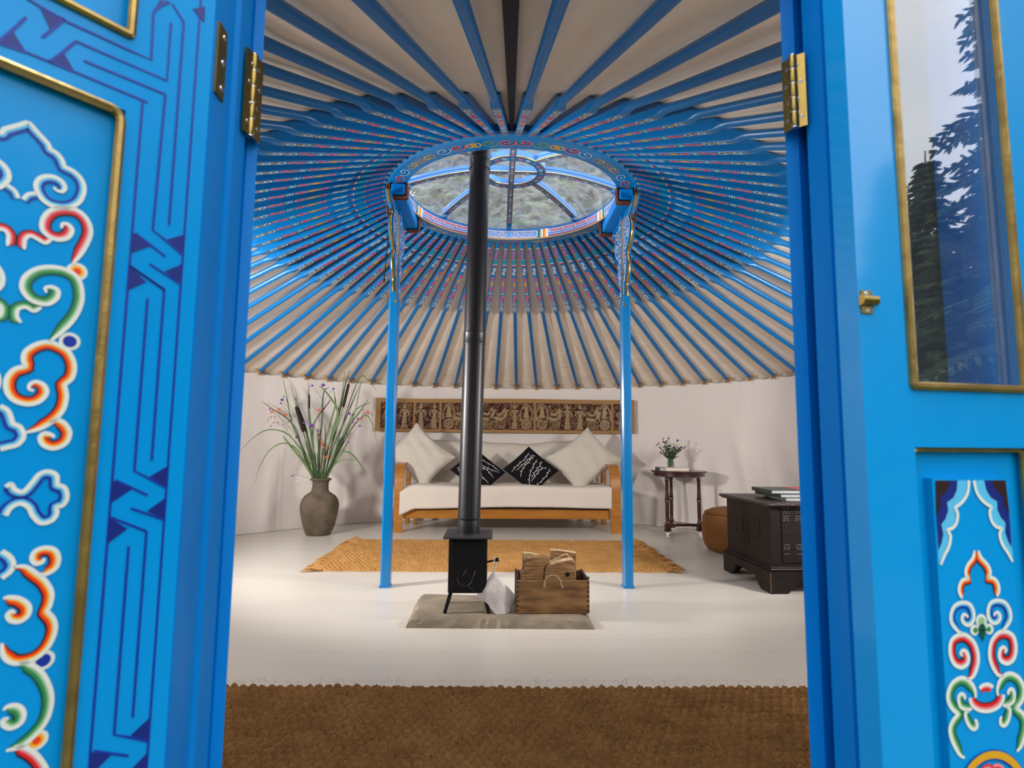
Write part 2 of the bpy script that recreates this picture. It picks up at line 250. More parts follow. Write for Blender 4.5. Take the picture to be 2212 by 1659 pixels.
# ------------------------------------------------------------------ mesh builder
class MB:
    def __init__(s): s.v = []; s.f = []; s.m = []; s.mats = []
    def mi(s, m):
        if m not in s.mats: s.mats.append(m)
        return s.mats.index(m)
    def add(s, vs, fs, m):
        b = len(s.v); s.v += [tuple(v) for v in vs]; s.f += [tuple(b+i for i in f) for f in fs]; s.m += [s.mi(m)]*len(fs); return s
    def box(s, c, d, m, rot=None, bev=0):
        c = Vector(c); hx, hy, hz = d[0]/2, d[1]/2, d[2]/2
        vs = [Vector((x*hx, y*hy, z*hz)) for x in (-1, 1) for y in (-1, 1) for z in (-1, 1)]
        if bev:
            b = min(bev, hx*.9, hy*.9, hz*.9); vs = []; fs = []
            for x in (-1, 1):
                for y in (-1, 1):
                    for z in (-1, 1):
                        vs += [Vector((x*hx, y*(hy-b), z*(hz-b))), Vector((x*(hx-b), y*hy, z*(hz-b))), Vector((x*(hx-b), y*(hy-b), z*hz))]
            I = lambda x, y, z, k: (((x > 0)*2+(y > 0))*2+(z > 0))*3+k
            for x in (-1, 1):
                q = [I(x, -1, -1, 0), I(x, 1, -1, 0), I(x, 1, 1, 0), I(x, -1, 1, 0)]; fs.append(q if x > 0 else q[::-1])
                q = [I(-1, x, -1, 1), I(-1, x, 1, 1), I(1, x, 1, 1), I(1, x, -1, 1)]; fs.append(q if x > 0 else q[::-1])
                q = [I(-1, -1, x, 2), I(1, -1, x, 2), I(1, 1, x, 2), I(-1, 1, x, 2)]; fs.append(q if x > 0 else q[::-1])
            for a in (-1, 1):
                for c2 in (-1, 1):
                    fs.append([I(-1, a, c2, 1), I(1, a, c2, 1), I(1, a, c2, 2), I(-1, a, c2, 2)][::(1 if a*c2 > 0 else -1)])
                    fs.append([I(a, -1, c2, 0), I(a, -1, c2, 2), I(a, 1, c2, 2), I(a, 1, c2, 0)][::(-1 if a*c2 > 0 else 1)])
                    fs.append([I(a, c2, -1, 0), I(a, c2, 1, 0), I(a, c2, 1, 1), I(a, c2, -1, 1)][::(1 if a*c2 > 0 else -1)])
            for x in (-1, 1):
                for y in (-1, 1):
                    for z in (-1, 1):
                        t = [I(x, y, z, 0), I(x, y, z, 1), I(x, y, z, 2)]; fs.append(t if x*y*z > 0 else t[::-1])
        else:
            fs = [(0, 1, 3, 2), (4, 6, 7, 5), (0, 4, 5, 1), (2, 3, 7, 6), (0, 2, 6, 4), (1, 5, 7, 3)]
        if rot is not None: vs = [rot @ v for v in vs]
        return s.add([c+v for v in vs], fs, m)
    def tube(s, pts, rad, m, n=8, cap=True, flat=1.0):
        pts = [Vector(p) for p in pts]; k = len(pts)
        if not hasattr(rad, '__len__'): rad = [rad]*k
        vs = []; up = None
        for i, p in enumerate(pts):
            t = (pts[min(i+1, k-1)]-pts[max(i-1, 0)]).normalized()
            if up is None:
                up = t.orthogonal().normalized() if abs(t.z) > .9 else Vector((0, 0, 1))
            a = t.cross(up).normalized(); up = a.cross(t).normalized()
            for j in range(n):
                th = 2*PI*j/n; vs.append(p+a*(math.cos(th)*rad[i])+up*(math.sin(th)*rad[i]*flat))
        fs = [(i*n+j, i*n+(j+1) % n, (i+1)*n+(j+1) % n, (i+1)*n+j) for i in range(k-1) for j in range(n)]
        if cap: fs += [tuple(range(n))[::-1], tuple((k-1)*n+j for j in range(n))]
        return s.add(vs, fs, m)
    def lathe(s, prof, c, m, n=32, axis=None, cap=True):
        c = Vector(c); vs = []
        q = Vector((0, 0, 1)).rotation_difference(Vector(axis)) if axis is not None else None
        for r, z in prof:
            for j in range(n):
                v = Vector((r*math.cos(2*PI*j/n), r*math.sin(2*PI*j/n), z))
                vs.append(c+(q @ v if q else v))
        k = len(prof); fs = [(i*n+j, i*n+(j+1) % n, (i+1)*n+(j+1) % n, (i+1)*n+j) for i in range(k-1) for j in range(n)]
        if cap: fs += [tuple(range(n))[::-1], tuple((k-1)*n+j for j in range(n))]
        return s.add(vs, fs, m)
    def ball(s, c, r, m, n=10, k=6, sc=(1, 1, 1)):
        c = Vector(c); pr = [(math.sin(PI*i/k)*r, -math.cos(PI*i/k)*r) for i in range(k+1)]
        vs = [c+Vector((a*math.cos(2*PI*j/n)*sc[0], a*math.sin(2*PI*j/n)*sc[1], z*sc[2])) for a, z in pr for j in range(n)]
        fs = [(i*n+j, i*n+(j+1) % n, (i+1)*n+(j+1) % n, (i+1)*n+j) for i in range(k) for j in range(n)]
        return s.add(vs, fs, m)
    def prism(s, poly, h0, h1, m, fr=None):
        # polygon in the xy plane (or the map fr(x,y,h)) extruded from h0 to h1
        fr = fr or (lambda x, y, h: (x, y, h)); n = len(poly)
        vs = [fr(x, y, h0) for x, y in poly]+[fr(x, y, h1) for x, y in poly]
        fs = [tuple(range(n))[::-1], tuple(range(n, 2*n))]+[(i, (i+1) % n, n+(i+1) % n, n+i) for i in range(n)]
        return s.add(vs, fs, m)
    def grid(s, fn, nu, nv, m, wrapu=False):
        vs = [fn(i/(nu if wrapu else nu-1), j/(nv-1)) for i in range(nu) for j in range(nv)]
        fs = [(i*nv+j, ((i+1) % nu)*nv+j, ((i+1) % nu)*nv+j+1, i*nv+j+1) for i in range(nu if wrapu else nu-1) for j in range(nv-1)]
        return s.add(vs, fs, m)
    def build(s, name, parent=None, smooth=True, angle=35):
        me = bpy.data.meshes.new(name); off = Vector(parent_loc(parent)) if parent else Vector((0, 0, 0))
        me.from_pydata([tuple(Vector(v)-off) for v in s.v], [], s.f)
        for m in s.mats: me.materials.append(M[m])
        me.polygons.foreach_set('material_index', s.m)
        if smooth:
            me.polygons.foreach_set('use_smooth', [True]*len(s.f))
            try: me.set_sharp_from_angle(angle=math.radians(angle))
            except Exception: pass
        me.update(); o = bpy.data.objects.new(name, me); COL.objects.link(o)
        if parent: o.parent = parent
        return o
def parent_loc(p):
    l = Vector(p.location); q = p.parent
    while q: l += Vector(q.location); q = q.parent
    return l
def tag(o, label=None, cat=None, group=None, kind=None):
    if label: o['label'] = label
    if cat: o['category'] = cat
    if group: o['group'] = group
    if kind: o['kind'] = kind
    return o
def thing(name, label, cat, loc=(0, 0, 0), group=None, kind=None):
    o = bpy.data.objects.new(name, None); COL.objects.link(o); o.location = loc; o.empty_display_size = .05
    return tag(o, label, cat, group, kind)
def kids(o): return [c for c in bpy.data.objects if c.parent == o]
def copy_tree(o, parent=None, ch=None):
    c = o.copy(); COL.objects.link(c); c.parent = parent
    for k in kids(o): copy_tree(k, c)
    return c
def recalc(o):
    import bmesh
    b = bmesh.new(); b.from_mesh(o.data); bmesh.ops.recalc_face_normals(b, faces=b.faces); b.to_mesh(o.data); b.free()

def smooth_path(pts, sub=6, closed=False):
    # Catmull-Rom; a repeated point is kept as a cusp
    segs = []; cur = [pts[0]]
    for p in pts[1:]:
        if p == cur[-1]: segs.append(cur); cur = [p]
        else: cur.append(p)
    segs.append(cur); out = []
    for sg in segs:
        n = len(sg)
        if n < 2: continue
        for i in range(n-1):
            p0 = sg[i-1] if i > 0 else (2*sg[0][0]-sg[1][0], 2*sg[0][1]-sg[1][1]); p1 = sg[i]; p2 = sg[i+1]
            p3 = sg[i+2] if i+2 < n else (2*p2[0]-p1[0], 2*p2[1]-p1[1])
            for k in range(sub):
                t = k/sub
                out.append(tuple(.5*((2*p1[a])+(-p0[a]+p2[a])*t+(2*p0[a]-5*p1[a]+4*p2[a]-p3[a])*t*t+(-p0[a]+3*p1[a]-3*p2[a]+p3[a])*t**3) for a in (0, 1)))
        out.append(tuple(sg[-1]))
    res = [out[0]]
    for p in out[1:]:
        if math.hypot(p[0]-res[-1][0], p[1]-res[-1][1]) > 1e-9: res.append(p)
    return res
def ribbon(mb, pts, bands, fr, lift=.0006, taper=True, tl=.12, te=None):
    """painted line: bands = [(offset0, offset1, paint)], offsets to the left of travel; fr maps (x,y,h) to space"""
    n = len(pts); nor = []
    for i in range(n):
        a = pts[max(i-1, 0)]; b = pts[min(i+1, n-1)]; dx, dy = b[0]-a[0], b[1]-a[1]; L = math.hypot(dx, dy) or 1
        nor.append((-dy/L, dx/L))
    cum = [0]
    for i in range(1, n): cum.append(cum[-1]+math.hypot(pts[i][0]-pts[i-1][0], pts[i][1]-pts[i-1][1]))
    T = cum[-1] or 1; e1 = tl; e2 = te if te is not None else tl
    for bi, (o0, o1, m) in enumerate(bands):
        vs = []; h = lift*(1+.35*bi)
        for i in range(n):
            w = 1
            if taper:
                s = cum[i]/T
                if e1: w = min(w, .35+.65*min(1, s/e1)) if bi == 0 else min(w, min(1, s/e1))
                if e2: w = min(w, .35+.65*min(1, (1-s)/e2)) if bi == 0 else min(w, min(1, (1-s)/e2))
            nx, ny = nor[i]; x, y = pts[i]
            if bi == 0:
                mid = (o0+o1)/2; a0 = mid+(o0-mid)*w; a1 = mid+(o1-mid)*w
            else: a0 = bands[0][1]*.8+(o0-bands[0][1]*.8)*w; a1 = bands[0][1]*.8+(o1-bands[0][1]*.8)*w
            vs.append(fr(x+nx*a0, y+ny*a0, h)); vs.append(fr(x+nx*a1, y+ny*a1, h))
        mb.add(vs, [(2*i, 2*i+1, 2*i+3, 2*i+2) for i in range(n-1)], m)
def disc(mb, c, r, m, fr, lift=.0008, n=16, r0=0, sq=1):
    vs = [fr(c[0]+r*math.cos(2*PI*i/n), c[1]+sq*r*math.sin(2*PI*i/n), lift) for i in range(n)]
    if r0:
        vs += [fr(c[0]+r0*math.cos(2*PI*i/n), c[1]+sq*r0*math.sin(2*PI*i/n), lift) for i in range(n)]
        mb.add(vs, [(i, (i+1) % n, n+(i+1) % n, n+i) for i in range(n)], m)
    else: mb.add(vs, [tuple(range(n))], m)
def poly(mb, pts, m, fr, lift=.0007): mb.add([fr(x, y, lift) for x, y in pts], [tuple(range(len(pts)))], m)

# ================================================================== THE SETTING
RW, RC = 2.88, .77
def Hw(p): return 1.474+.146*((1-math.cos(p))/2)**2.2
def Zc(p): return 2.39-.015*math.cos(p)
def RE(p, r=2.88):              # the wall is a circle, cut straight at the doorway
    c = -math.cos(p); return min(r, (CY-.80+r-2.88)/c) if c > .3 else r
def roofz(p, r): t = (r-RC)/(RE(p)-RC); return Zc(p)*(1-t)+Hw(p)*t
def pol(p, r, z): return Vector((CX+r*math.sin(p), CY+r*math.cos(p), z))
DOORA = .178                      # half angle left open for the doorway
mb = MB(); n = 96
mb.prism([(CX+3.0*math.cos(2*PI*i/n), CY+3.0*math.sin(2*PI*i/n)) for i in range(n)], -.05, 0, 'floor')
tag(mb.build('floor', smooth=False), kind='structure')
mb = MB(); mb.box((0, 3, -.10), (60, 60, .08), 'grass_ground'); tag(mb.build('ground', smooth=False), kind='structure')

rs = np.random.RandomState(3)
WV = [(rs.uniform(6, 60), rs.uniform(-5, 5), rs.uniform(0, 6.3), rs.uniform(.3, 1)) for _ in range(26)]
FOLDS = [(-.83, .55, .35, .045), (-.70, .3, -.5, .03), (-.62, .5, -.25, .03), (-.55, .25, .3, .025), (.62, .6, -.3, .03), (.72, .75, -.45, .035), (.80, .45, -.35, .03), (.88, .8, -.4, .035), (.97, .6, -.45, .03), (1.06, .5, -.3, .03), (.52, .5, -.2, .02), (.67, .35, .25, .02), (-.48, .4, .2, .02), (1.15, .6, .2, .03)]
def foldoff(p, z):
    o = 0
    for a, b, c, d in WV: o += .0016*d*math.sin(a*p+b*z*2+c)/(1+a*.012)
    lo = max(0, 1-z/1.1)
    o *= 1+2.2*lo
    for fp, zt, sl, w in FOLDS:
        c = fp+sl*.12*(z-.6); e = math.exp(-((p-c)/(.013+w*.25))**2)*max(0, min(1, (zt+.25-z)/.3))*min(1, (z+.05)/.15)
        o += -.016*e
    for sp in (-.80, -.575, -.26, .30, .56, .885): o += -.003*math.exp(-((p-sp)/.0022)**2)
    return o
pole_phi = [-.9001+.0793*k for k in range(26)]
AX = .028; nr = 25; last = pole_phi[-1]; end = PI+AX-.0397
right = [last+(end-last)*i/nr for i in range(1, nr+1)]
nl = 28; left = [-.9001-(2.2018-AX)*i/nl for i in range(1, nl+1)]
POLES = sorted(left)+pole_phi+right
def liningtop(p):
    d = min(abs(p-q) for q in POLES)/.0397
    return Hw(p)-.016-.013*math.sin(min(1, d)*PI/2)**2-.003*math.sin(p*9)
def lin(u, v):
    p = (u*2-1)*(PI-DOORA); zt = liningtop(p); z = v*zt+.002
    k = max(0, min(1, (2.3-abs(p))/.4))      # the folds die out towards the doorway
    return pol(p, RE(p, 2.945-.035*v+foldoff(p, z)*k-.02*(1-k)), z)
mb = MB(); mb.grid(lin, 1100, 34, 'cotton'); o = mb.build('wall_back'); tag(o, kind='structure')
# outer canvas wall; the shade behind the glass pane is put into its dark colour
mb = MB(); mb.grid(lambda u, v: pol((u*2-1)*(PI-DOORA*.97), RE((u*2-1)*PI, 2.975), -.06+v*(Hw((u*2-1)*PI)+.03)), 260, 3, 'shaded_canvas'); tag(mb.build('wall_outer'), kind='structure')
# roof canvas
def roof(u, v):
    p = (u*2-1)*PI; r = .80+v*(RE(p, 2.985)-.80); z = roofz(p, r)+.030
    z += .0030*math.sin(r*3+p*5)+.0012*math.sin(17*r+9*p)+.0008*math.sin(31*r-13*p)
    if v > .97: z -= (v-.97)/.03*.03
    return pol(p, r, z)
mb = MB(); mb.grid(roof, 480, 60, 'canvas'); o = mb.build('ceiling'); tag(o, kind='structure')

# ------------------------------------------------------------------ roof poles
ALPHA = math.atan2(Zc(0)-Hw(0), RW-RC)
def rad_of_row(row):
    T = math.tan(math.atan((829.5-row)/CF)+CPT); return (1.837-3.448*T)/(T+.4246)
def px_of(rowz): return max(.0, (rad_of_row(500+rowz/8.295)-RC)/math.cos(ALPHA))
Ls = px_of(1435); LP = (RW-RC)/math.cos(ALPHA)+.012
def make_pole():
    mb = MB(); hh = .050
    def sect(x, w, h, rnd):
        pts = []
        for cx, cz, a0 in ((1, 1, 0), (-1, 1, PI/2), (-1, -1, PI), (1, -1, 3*PI/2)):
            for k in range(3):
                a = a0+k*PI/4; bx = w/2*(1-rnd); bz = h/2*(1-rnd)
                pts.append((x, cx*bx+math.cos(a)*w/2*rnd, cz*bz+math.sin(a)*h/2*rnd))
        return pts
    st = [(-.10, .028, .05, .12), (.0, .028, hh, .12), (Ls-.02, .040, hh, .12), (Ls+.0, .040, hh, .16), (Ls+.035, .033, .040, .9), (Ls+.07, .0325, .034, 1), (LP-.25, .034, .034, 1), (LP-.02, .030, .030, 1), (LP, .024, .024, 1)]
    vs = []; n = 12
    for s_ in st: vs += sect(*s_)
    k = len(st); mb.add(vs, [(i*n+j, (i+1)*n+j, (i+1)*n+(j+1) % n, i*n+(j+1) % n) for i in range(k-1) for j in range(n)]+[tuple(range(n)), tuple((k-1)*n+j for j in range(n))[::-1]], 'pole_blue')
    fr = lambda x, y, h: (x, y, -hh/2-h)
    SC = [(.15, .45), (-.2, .3), (-.3, .65), (.1, .95), (.6, .7), (.6, .3), (0, 0), (-.6, -.3), (-.6, -.7), (-.1, -.95), (.3, -.65), (.2, -.3), (-.15, -.45)]
    def wid(x): return (.028+(.012)*x/Ls)*.5
    def scroll(a, b, outer, inner):
        xa, xb = px_of(a), px_of(b); cx = (xa+xb)/2; L = (xb-xa)/2; w = wid(cx)*.86
        pts = smooth_path([(cx+q*L*.96, p*w*1.15) for p, q in SC], 3)
        t = w*.13
        ribbon(mb, pts, [(-t*2.3, t*2.3, outer)], fr, .0005, taper=False)
        ribbon(mb, pts, [(-t*.9, t*.9, inner)], fr, .0009, taper=False)
    def bar(a, b, m, f=1.0):
        xa, xb = px_of(a), px_of(b); w = wid(xa)*f
        poly(mb, [(xa, -w), (xb, -w), (xb, w), (xa, w)], m, fr, .0005)
    def knobp(a, b, m1, m2):
        xa, xb = px_of(a), px_of(b); cx = (xa+xb)/2; r = wid(cx)*.72; q = (xb-xa)/2/r
        F = lambda x, y, h: fr(cx+(x)*q, y, h)
        disc(mb, (0, 0), r, m1, F, .0005, 14, r*.72); disc(mb, (0, 0), r*.62, m2, F, .0006, 12)
    bar(275, 285, 'lg'); bar(290, 298, 'be'); bar(304, 309, 'cr')
    scroll(318, 440, 'pk', 'nv'); bar(452, 462, 'rd'); bar(470, 475, 'be'); bar(480, 566, 'te'); bar(569, 577, 'wh'); bar(585, 595, 'ro'); bar(597, 604, 'mr')
    scroll(628, 758, 'wh', 'te')
    knobp(800, 868, 'pk', 'cr'); knobp(975, 1048, 'pk', 'cr')
    xa, xb = px_of(868), px_of(972); cx = (xa+xb)/2; w = wid(cx)*.72
    for a, b in ((-.5, .5), (0, 1), (-1, 0)):
        ribbon(mb, [(cx+(xb-xa)/2*a, -w), (cx+(xb-xa)/2*b, w)], [(-.0022, .0022, 'yl')], fr, .0005, taper=False)
        ribbon(mb, [(cx+(xb-xa)/2*a, w), (cx+(xb-xa)/2*b, -w)], [(-.0022, .0022, 'yl')], fr, .0007, taper=False)
    disc(mb, (cx, 0), w*.9, 'go', fr, .0004, 14, w*.3)
    for a in (1064, 1082, 1098): bar(a, a+8, 'lg' if a != 1082 else 'wh', .95 if a != 1082 else .6)
    scroll(1118, 1232, 'pk', 'cr')
    knobp(1242, 1290, 'wh', 'dg'); knobp(1332, 1384, 'wh', 'te')
    xa, xb = px_of(1286), px_of(1336); cx = (xa+xb)/2; w = wid(cx)*.8
    for s_ in (-1, 1): ribbon(mb, [(cx-(xb-xa)*.5, -w*s_), (cx+(xb-xa)*.5, w*s_)], [(-.0022, .0022, 'yl')], fr, .0008, taper=False)
    for a, m in ((1392, 'be'), (1406, 'lg'), (1420, 'go')):
        x = px_of(a); w = wid(x)*.95; ribbon(mb, [(x-.012, -w), (x+.004, 0), (x-.012, w)], [(-.0015, .0015, m)], fr, .0005, taper=False)
    return mb.build('roof_pole', angle=50)
pole0 = make_pole()
ORD = ['first', 'second', 'third', 'fourth', 'fifth', 'sixth', 'seventh', 'eighth', 'ninth', 'tenth', 'eleventh', 'twelfth', 'thirteenth', 'fourteenth', 'fifteenth', 'sixteenth', 'seventeenth', 'eighteenth', 'nineteenth', 'twentieth', 'twenty-first', 'twenty-second', 'twenty-third', 'twenty-fourth', 'twenty-fifth', 'twenty-sixth', 'twenty-seventh', 'twenty-eighth', 'twenty-ninth', 'thirtieth']
def pole_label(i):
    k = i-28                        # 0..25 meet the far wall
    if 7 <= k <= 17: return 'blue roof pole ending between the two posts, %s from the left post' % ORD[k-7]
    if 0 <= k < 7: return 'blue roof pole meeting the wall above the flowers, %s left of the left post' % ORD[6-k]
    if 17 < k <= 25: return 'blue roof pole meeting the wall past the right post, %s right of it' % ORD[k-18]
    if k < 0: return 'blue roof pole over the left side, %s from the black strap' % ORD[i]
    return 'blue roof pole over the right side, %s from the black strap' % ORD[len(POLES)-1-i]
for i, p in enumerate(POLES):
    o = pole0 if i == 0 else pole0.copy()
    if i: COL.objects.link(o)
    a = math.atan2(Zc(p)-Hw(p), RE(p)-RC)
    X = Vector((math.sin(p)*math.cos(a), math.cos(p)*math.cos(a), -math.sin(a))); Z = Vector((math.sin(p)*math.sin(a), math.cos(p)*math.sin(a), math.cos(a))); Y = Z.cross(X)
    m4 = Matrix((X, Y, Z)).transposed().to_4x4(); m4.translation = pol(p, RC, Zc(p)); sc = (math.hypot(RE(p)-RC, Zc(p)-Hw(p))+.012)/LP; o.matrix_world = m4 @ Matrix.Diagonal((sc, 1, 1, 1))
    tag(o, pole_label(i), 'roof pole', 'painted roof poles radiating from the crown')
# black strap running from the crown to the wall above the door
st = MB()
def strap(u, v): r = .79+v*1.85; w = .010+.008*v; return pol(PI+AX, r, roofz(PI, r)+.012)+Vector(((u-.5)*2*w, 0, 0))
for dz, in ((0,),):
    P0 = [strap(0, v/12) for v in range(13)]; P1 = [strap(1, v/12) for v in range(13)]
    th = Vector((0, 0, -.012)); vs = P0+P1+[a+th for a in P0]+[a+th for a in P1]; fs = []
    for i in range(12):
        fs += [(i, i+1, 14+i, 13+i), (26+i, 39+i, 40+i, 27+i), (i, 26+i, 27+i, i+1), (13+i, 14+i, 40+i, 39+i)]
    fs += [(0, 13, 39, 26), (12, 38, 51, 25)]
    st.add(vs, fs, 'black_strap')
tag(st.build('roof_strap'), 'flat black strap running down the roof towards the doorway', 'strap')

# ------------------------------------------------------------------ lattice tips tied round the pole ends
lat = thing('lattice_wall', 'wooden lattice wall whose crossed tips show above the white wall cloth', 'lattice', pol(0, 2.9, 0))
def make_cross():
    e = MB(); c = MB()
    for s_, yy in ((1, 0), (-1, .009)):
        a = math.radians(38); L = .078
        rot = Matrix.Rotation(-s_*a, 3, 'Y')
        e.box((s_*.010, yy, .008), (L, .008, .017), 'clamp_wood', rot, .003)
        for t in (-.34, ): pass
        e.lathe([(.0085, -.0041), (.0085, .0041)], (s_*(.010+math.cos(a)*L/2), yy, .008+math.sin(a)*L/2), 'clamp_wood', 10, (0, 1, 0))
    c.tube([(math.cos(t)*.017+.012, -.006+.011*math.sin(t*1)*.5, .012+.013*math.sin(t)) for t in np.linspace(0, 2*PI, 12)], .0022, 'cord', 5)
    c.tube([(.028, -.008, .030), (.033, -.011, .012), (.030, -.009, -.004)], .0013, 'cord', 5)
    return e, c
e, c = make_cross()
root_e = e.build('lattice_tip'); root_c = c.build('cord', None)
root_c.parent = root_e
first = True
for i, p in enumerate(POLES):
    if abs(p) > PI-.2: continue
    if first: o = root_e; k = root_c; first = False
    else:
        o = root_e.copy(); COL.objects.link(o); k = root_c.copy(); COL.objects.link(k); k.parent = o
    o.parent = lat; o.location = pol(p, RE(p, 2.872), Hw(p)-.018)-lat.location; o.rotation_euler = (0, R.uniform(-.12, .12), -p)

# ------------------------------------------------------------------ crown
HC = 2.366
crown = thing('roof_skylight', 'round painted blue skylight wheel with gold-edged curved spokes and inner hub ring', 'skylight', pol(0, 0, HC))
mb = MB(); n = 128; prof = [(.67, HC), (.77, HC), (.80, HC+.02), (.805, HC+.085), (.665, HC+.085), (.665, HC+.079), (.67, HC+.079)]
vs = [pol(2*PI*j/n, r, z) for r, z in prof for j in range(n)]; k = len(prof)
mb.add(vs, [(i*n+j, i*n+(j+1) % n, ((i+1) % k)*n+(j+1) % n, ((i+1) % k)*n+j) for i in range(k) for j in range(n)], 'crown_blue')
SCR = [(.15, .45), (-.2, .3), (-.3, .65), (.1, .95), (.6, .7), (.6, .3), (0, 0), (-.6, -.3), (-.6, -.7), (-.1, -.95), (.3, -.65), (.2, -.3), (-.15, -.45)]
CUR = [(-1, .5), (-.9, -.3), (-.3, -.75), (.5, -.6), (.9, 0), (.6, .6), (0, .75), (-.35, .35), (-.1, 0), (.3, .1)]
ur = .72
fr_under = lambda s_, t, h: pol(s_/ur, ur+t, HC-h)
def motif(F, cx, kind, flip, L=.040, Wd=.030):
    if kind in ('red', 'green', 'blue'):
        o_, a_, b_ = {'red': ('pk', 'rd', 'mr'), 'green': ('be', 'dg', 'gn'), 'blue': ('wh', 'te', 'nb')}[kind]
        pts = smooth_path([(cx+flip*x*L, y*Wd) for x, y in CUR], 4)
        sg = 1 if flip > 0 else -1
        ribbon(mb, pts, [(-.0014, .0014, o_)], F, .0006, taper=False)
        ribbon(mb, pts, [(sg*.001, sg*.0055, a_), (sg*.0050, sg*.0078, b_)], F, .0009, taper=False)
    else:
        big = kind == 'KNOT'; L2 = L*(2.6 if big else 1)
        for a in (-.25, .25, 0):
            ribbon(mb, [(cx+L2*(a-.22), -Wd*.8), (cx+L2*(a+.22), Wd*.8)], [(-.0014, .0014, 'yl')], F, .0007, taper=False)
            ribbon(mb, [(cx+L2*(a-.22), Wd*.8), (cx+L2*(a+.22), -Wd*.8)], [(-.0014, .0014, 'go')], F, .0010, taper=False)
        for s_ in (-1, 1):
            disc(mb, (cx+s_*L2*.55, 0), Wd*.62, 'yl', F, .0008, 14, Wd*.42)
            if big: disc(mb, (cx+s_*L2*.85, 0), Wd*.7, 'go', F, .0009, 14, Wd*.52)
unit = 2*PI/52*ur
seq = ['red', 'green', 'knot', 'red', 'blue', None, 'KNOT', None, 'blue', 'red', 'knot', 'green', 'red']
for q in range(4):
    for i, kd in enumerate(seq):
        if kd: motif(fr_under, PI*ur+(i+.5+13*q)*unit, kd, 1 if i < 6 else -1)
for q in range(4):
    for s_ in (-.008, .008): ribbon(mb, [(PI*ur+13*q*unit-.012, s_), (PI*ur+13*q*unit+.012, s_)], [(-.0015, .0015, 'go')], fr_under, .0007, taper=False)
o = mb.build('crown_ring', crown, angle=30)
# painted inner face
mb = MB(); ri = .669
fr_in = lambda s_, t, h: pol(s_/ri, ri-h, HC+.04+t)
def arc(s0, s1, t0, t1, m, lift, k=24):
    k = max(2, int(abs(s1-s0)/.03)+1); vs = []
    for i in range(k+1):
        s_ = s0+(s1-s0)*i/k; vs += [fr_in(s_, t0, lift), fr_in(s_, t1, lift)]
    mb.add(vs, [(2*i, 2*i+2, 2*i+3, 2*i+1) for i in range(k)], m)
arc(0, 2*PI*ri, -.040, .039, 'sky_blue', .001)
arc(0, 2*PI*ri, -.040, -.030, 'go', .002); arc(0, 2*PI*ri, .028, .032, 'nb', .002)
for q in range(4):
    c0 = q*PI/2*ri; hw = .30
    for s_ in (-1, 1):
        for a, b, m in ((0, .015, 'wh'), (.015, .03, 'or_'), (.03, .04, 'ro'), (.04, .05, 'wh'), (.05, .065, 'lg'), (.065, .078, 'dg')):
            arc(c0+s_*(hw-a), c0+s_*(hw-b), -.030, .032, m, .0025)
    F = lambda x, y, h, c0=c0: fr_in(c0+x, y, h)
    out = [(.20, .024), (.215, .012), (.215, -.012), (.20, -.024), (-.20, -.024), (-.215, -.012), (-.215, .012), (-.20, .024), (.20, .024)]
    k_ = []
    for i in range(len(out)-1):
        for j in range(8): k_.append((out[i][0]+(out[i+1][0]-out[i][0])*j/8, out[i][1]+(out[i+1][1]-out[i][1])*j/8))
    k_.append(out[-1]); ribbon(mb, k_, [(-.0022, .0022, 'wh')], F, .003, taper=False); ribbon(mb, [(x*.985, y*.84) for x, y in k_], [(-.001, .001, 'go')], F, .0032, taper=False)
    for s_ in (-1, 1):
        for cx, L, m in ((.045, .042, 'yl'), (.105, .042, 'wh'), (.165, .03, 'wh')):
            pts = smooth_path([(s_*(cx+x*L*.7), y*.020) for x, y in CUR], 4)
            ribbon(mb, pts, [(-.0026, .0026, 'wh')], F, .0032, taper=False); ribbon(mb, pts, [(-.0011, .0011, 'yl' if m == 'yl' else 'go')], F, .0036, taper=False)
    # key fret between the medallions
    s0 = c0+hw+.01; s1 = c0+PI/2*ri-hw-.01; nn = 4; w = (s1-s0)/nn
    arc(s0, s1, -.028, -.022, 'cr', .0025)
    for i in range(nn):
        a = s0+i*w
        arc(a+.004, a+w-.004, .014, .020, 'rd', .003); arc(a+.004, a+w-.004, .009, .014, 'pk', .003); arc(a, a+w, .020, .024, 'wh', .003)
        arc(a+.002, a+w-.012, -.008, -.002, 'nb', .003); arc(a+.002, a+w-.002, -.002, .002, 'wh', .003); arc(a+.002, a+w-.01, -.014, -.010, 'wh', .003)
        arc(a+w-.010, a+w-.004, -.014, .020, 'cr', .0032); arc(a-.003, a+.003, -.002, .024, 'wh', .0034)
mb.build('painted_band', crown, angle=30)
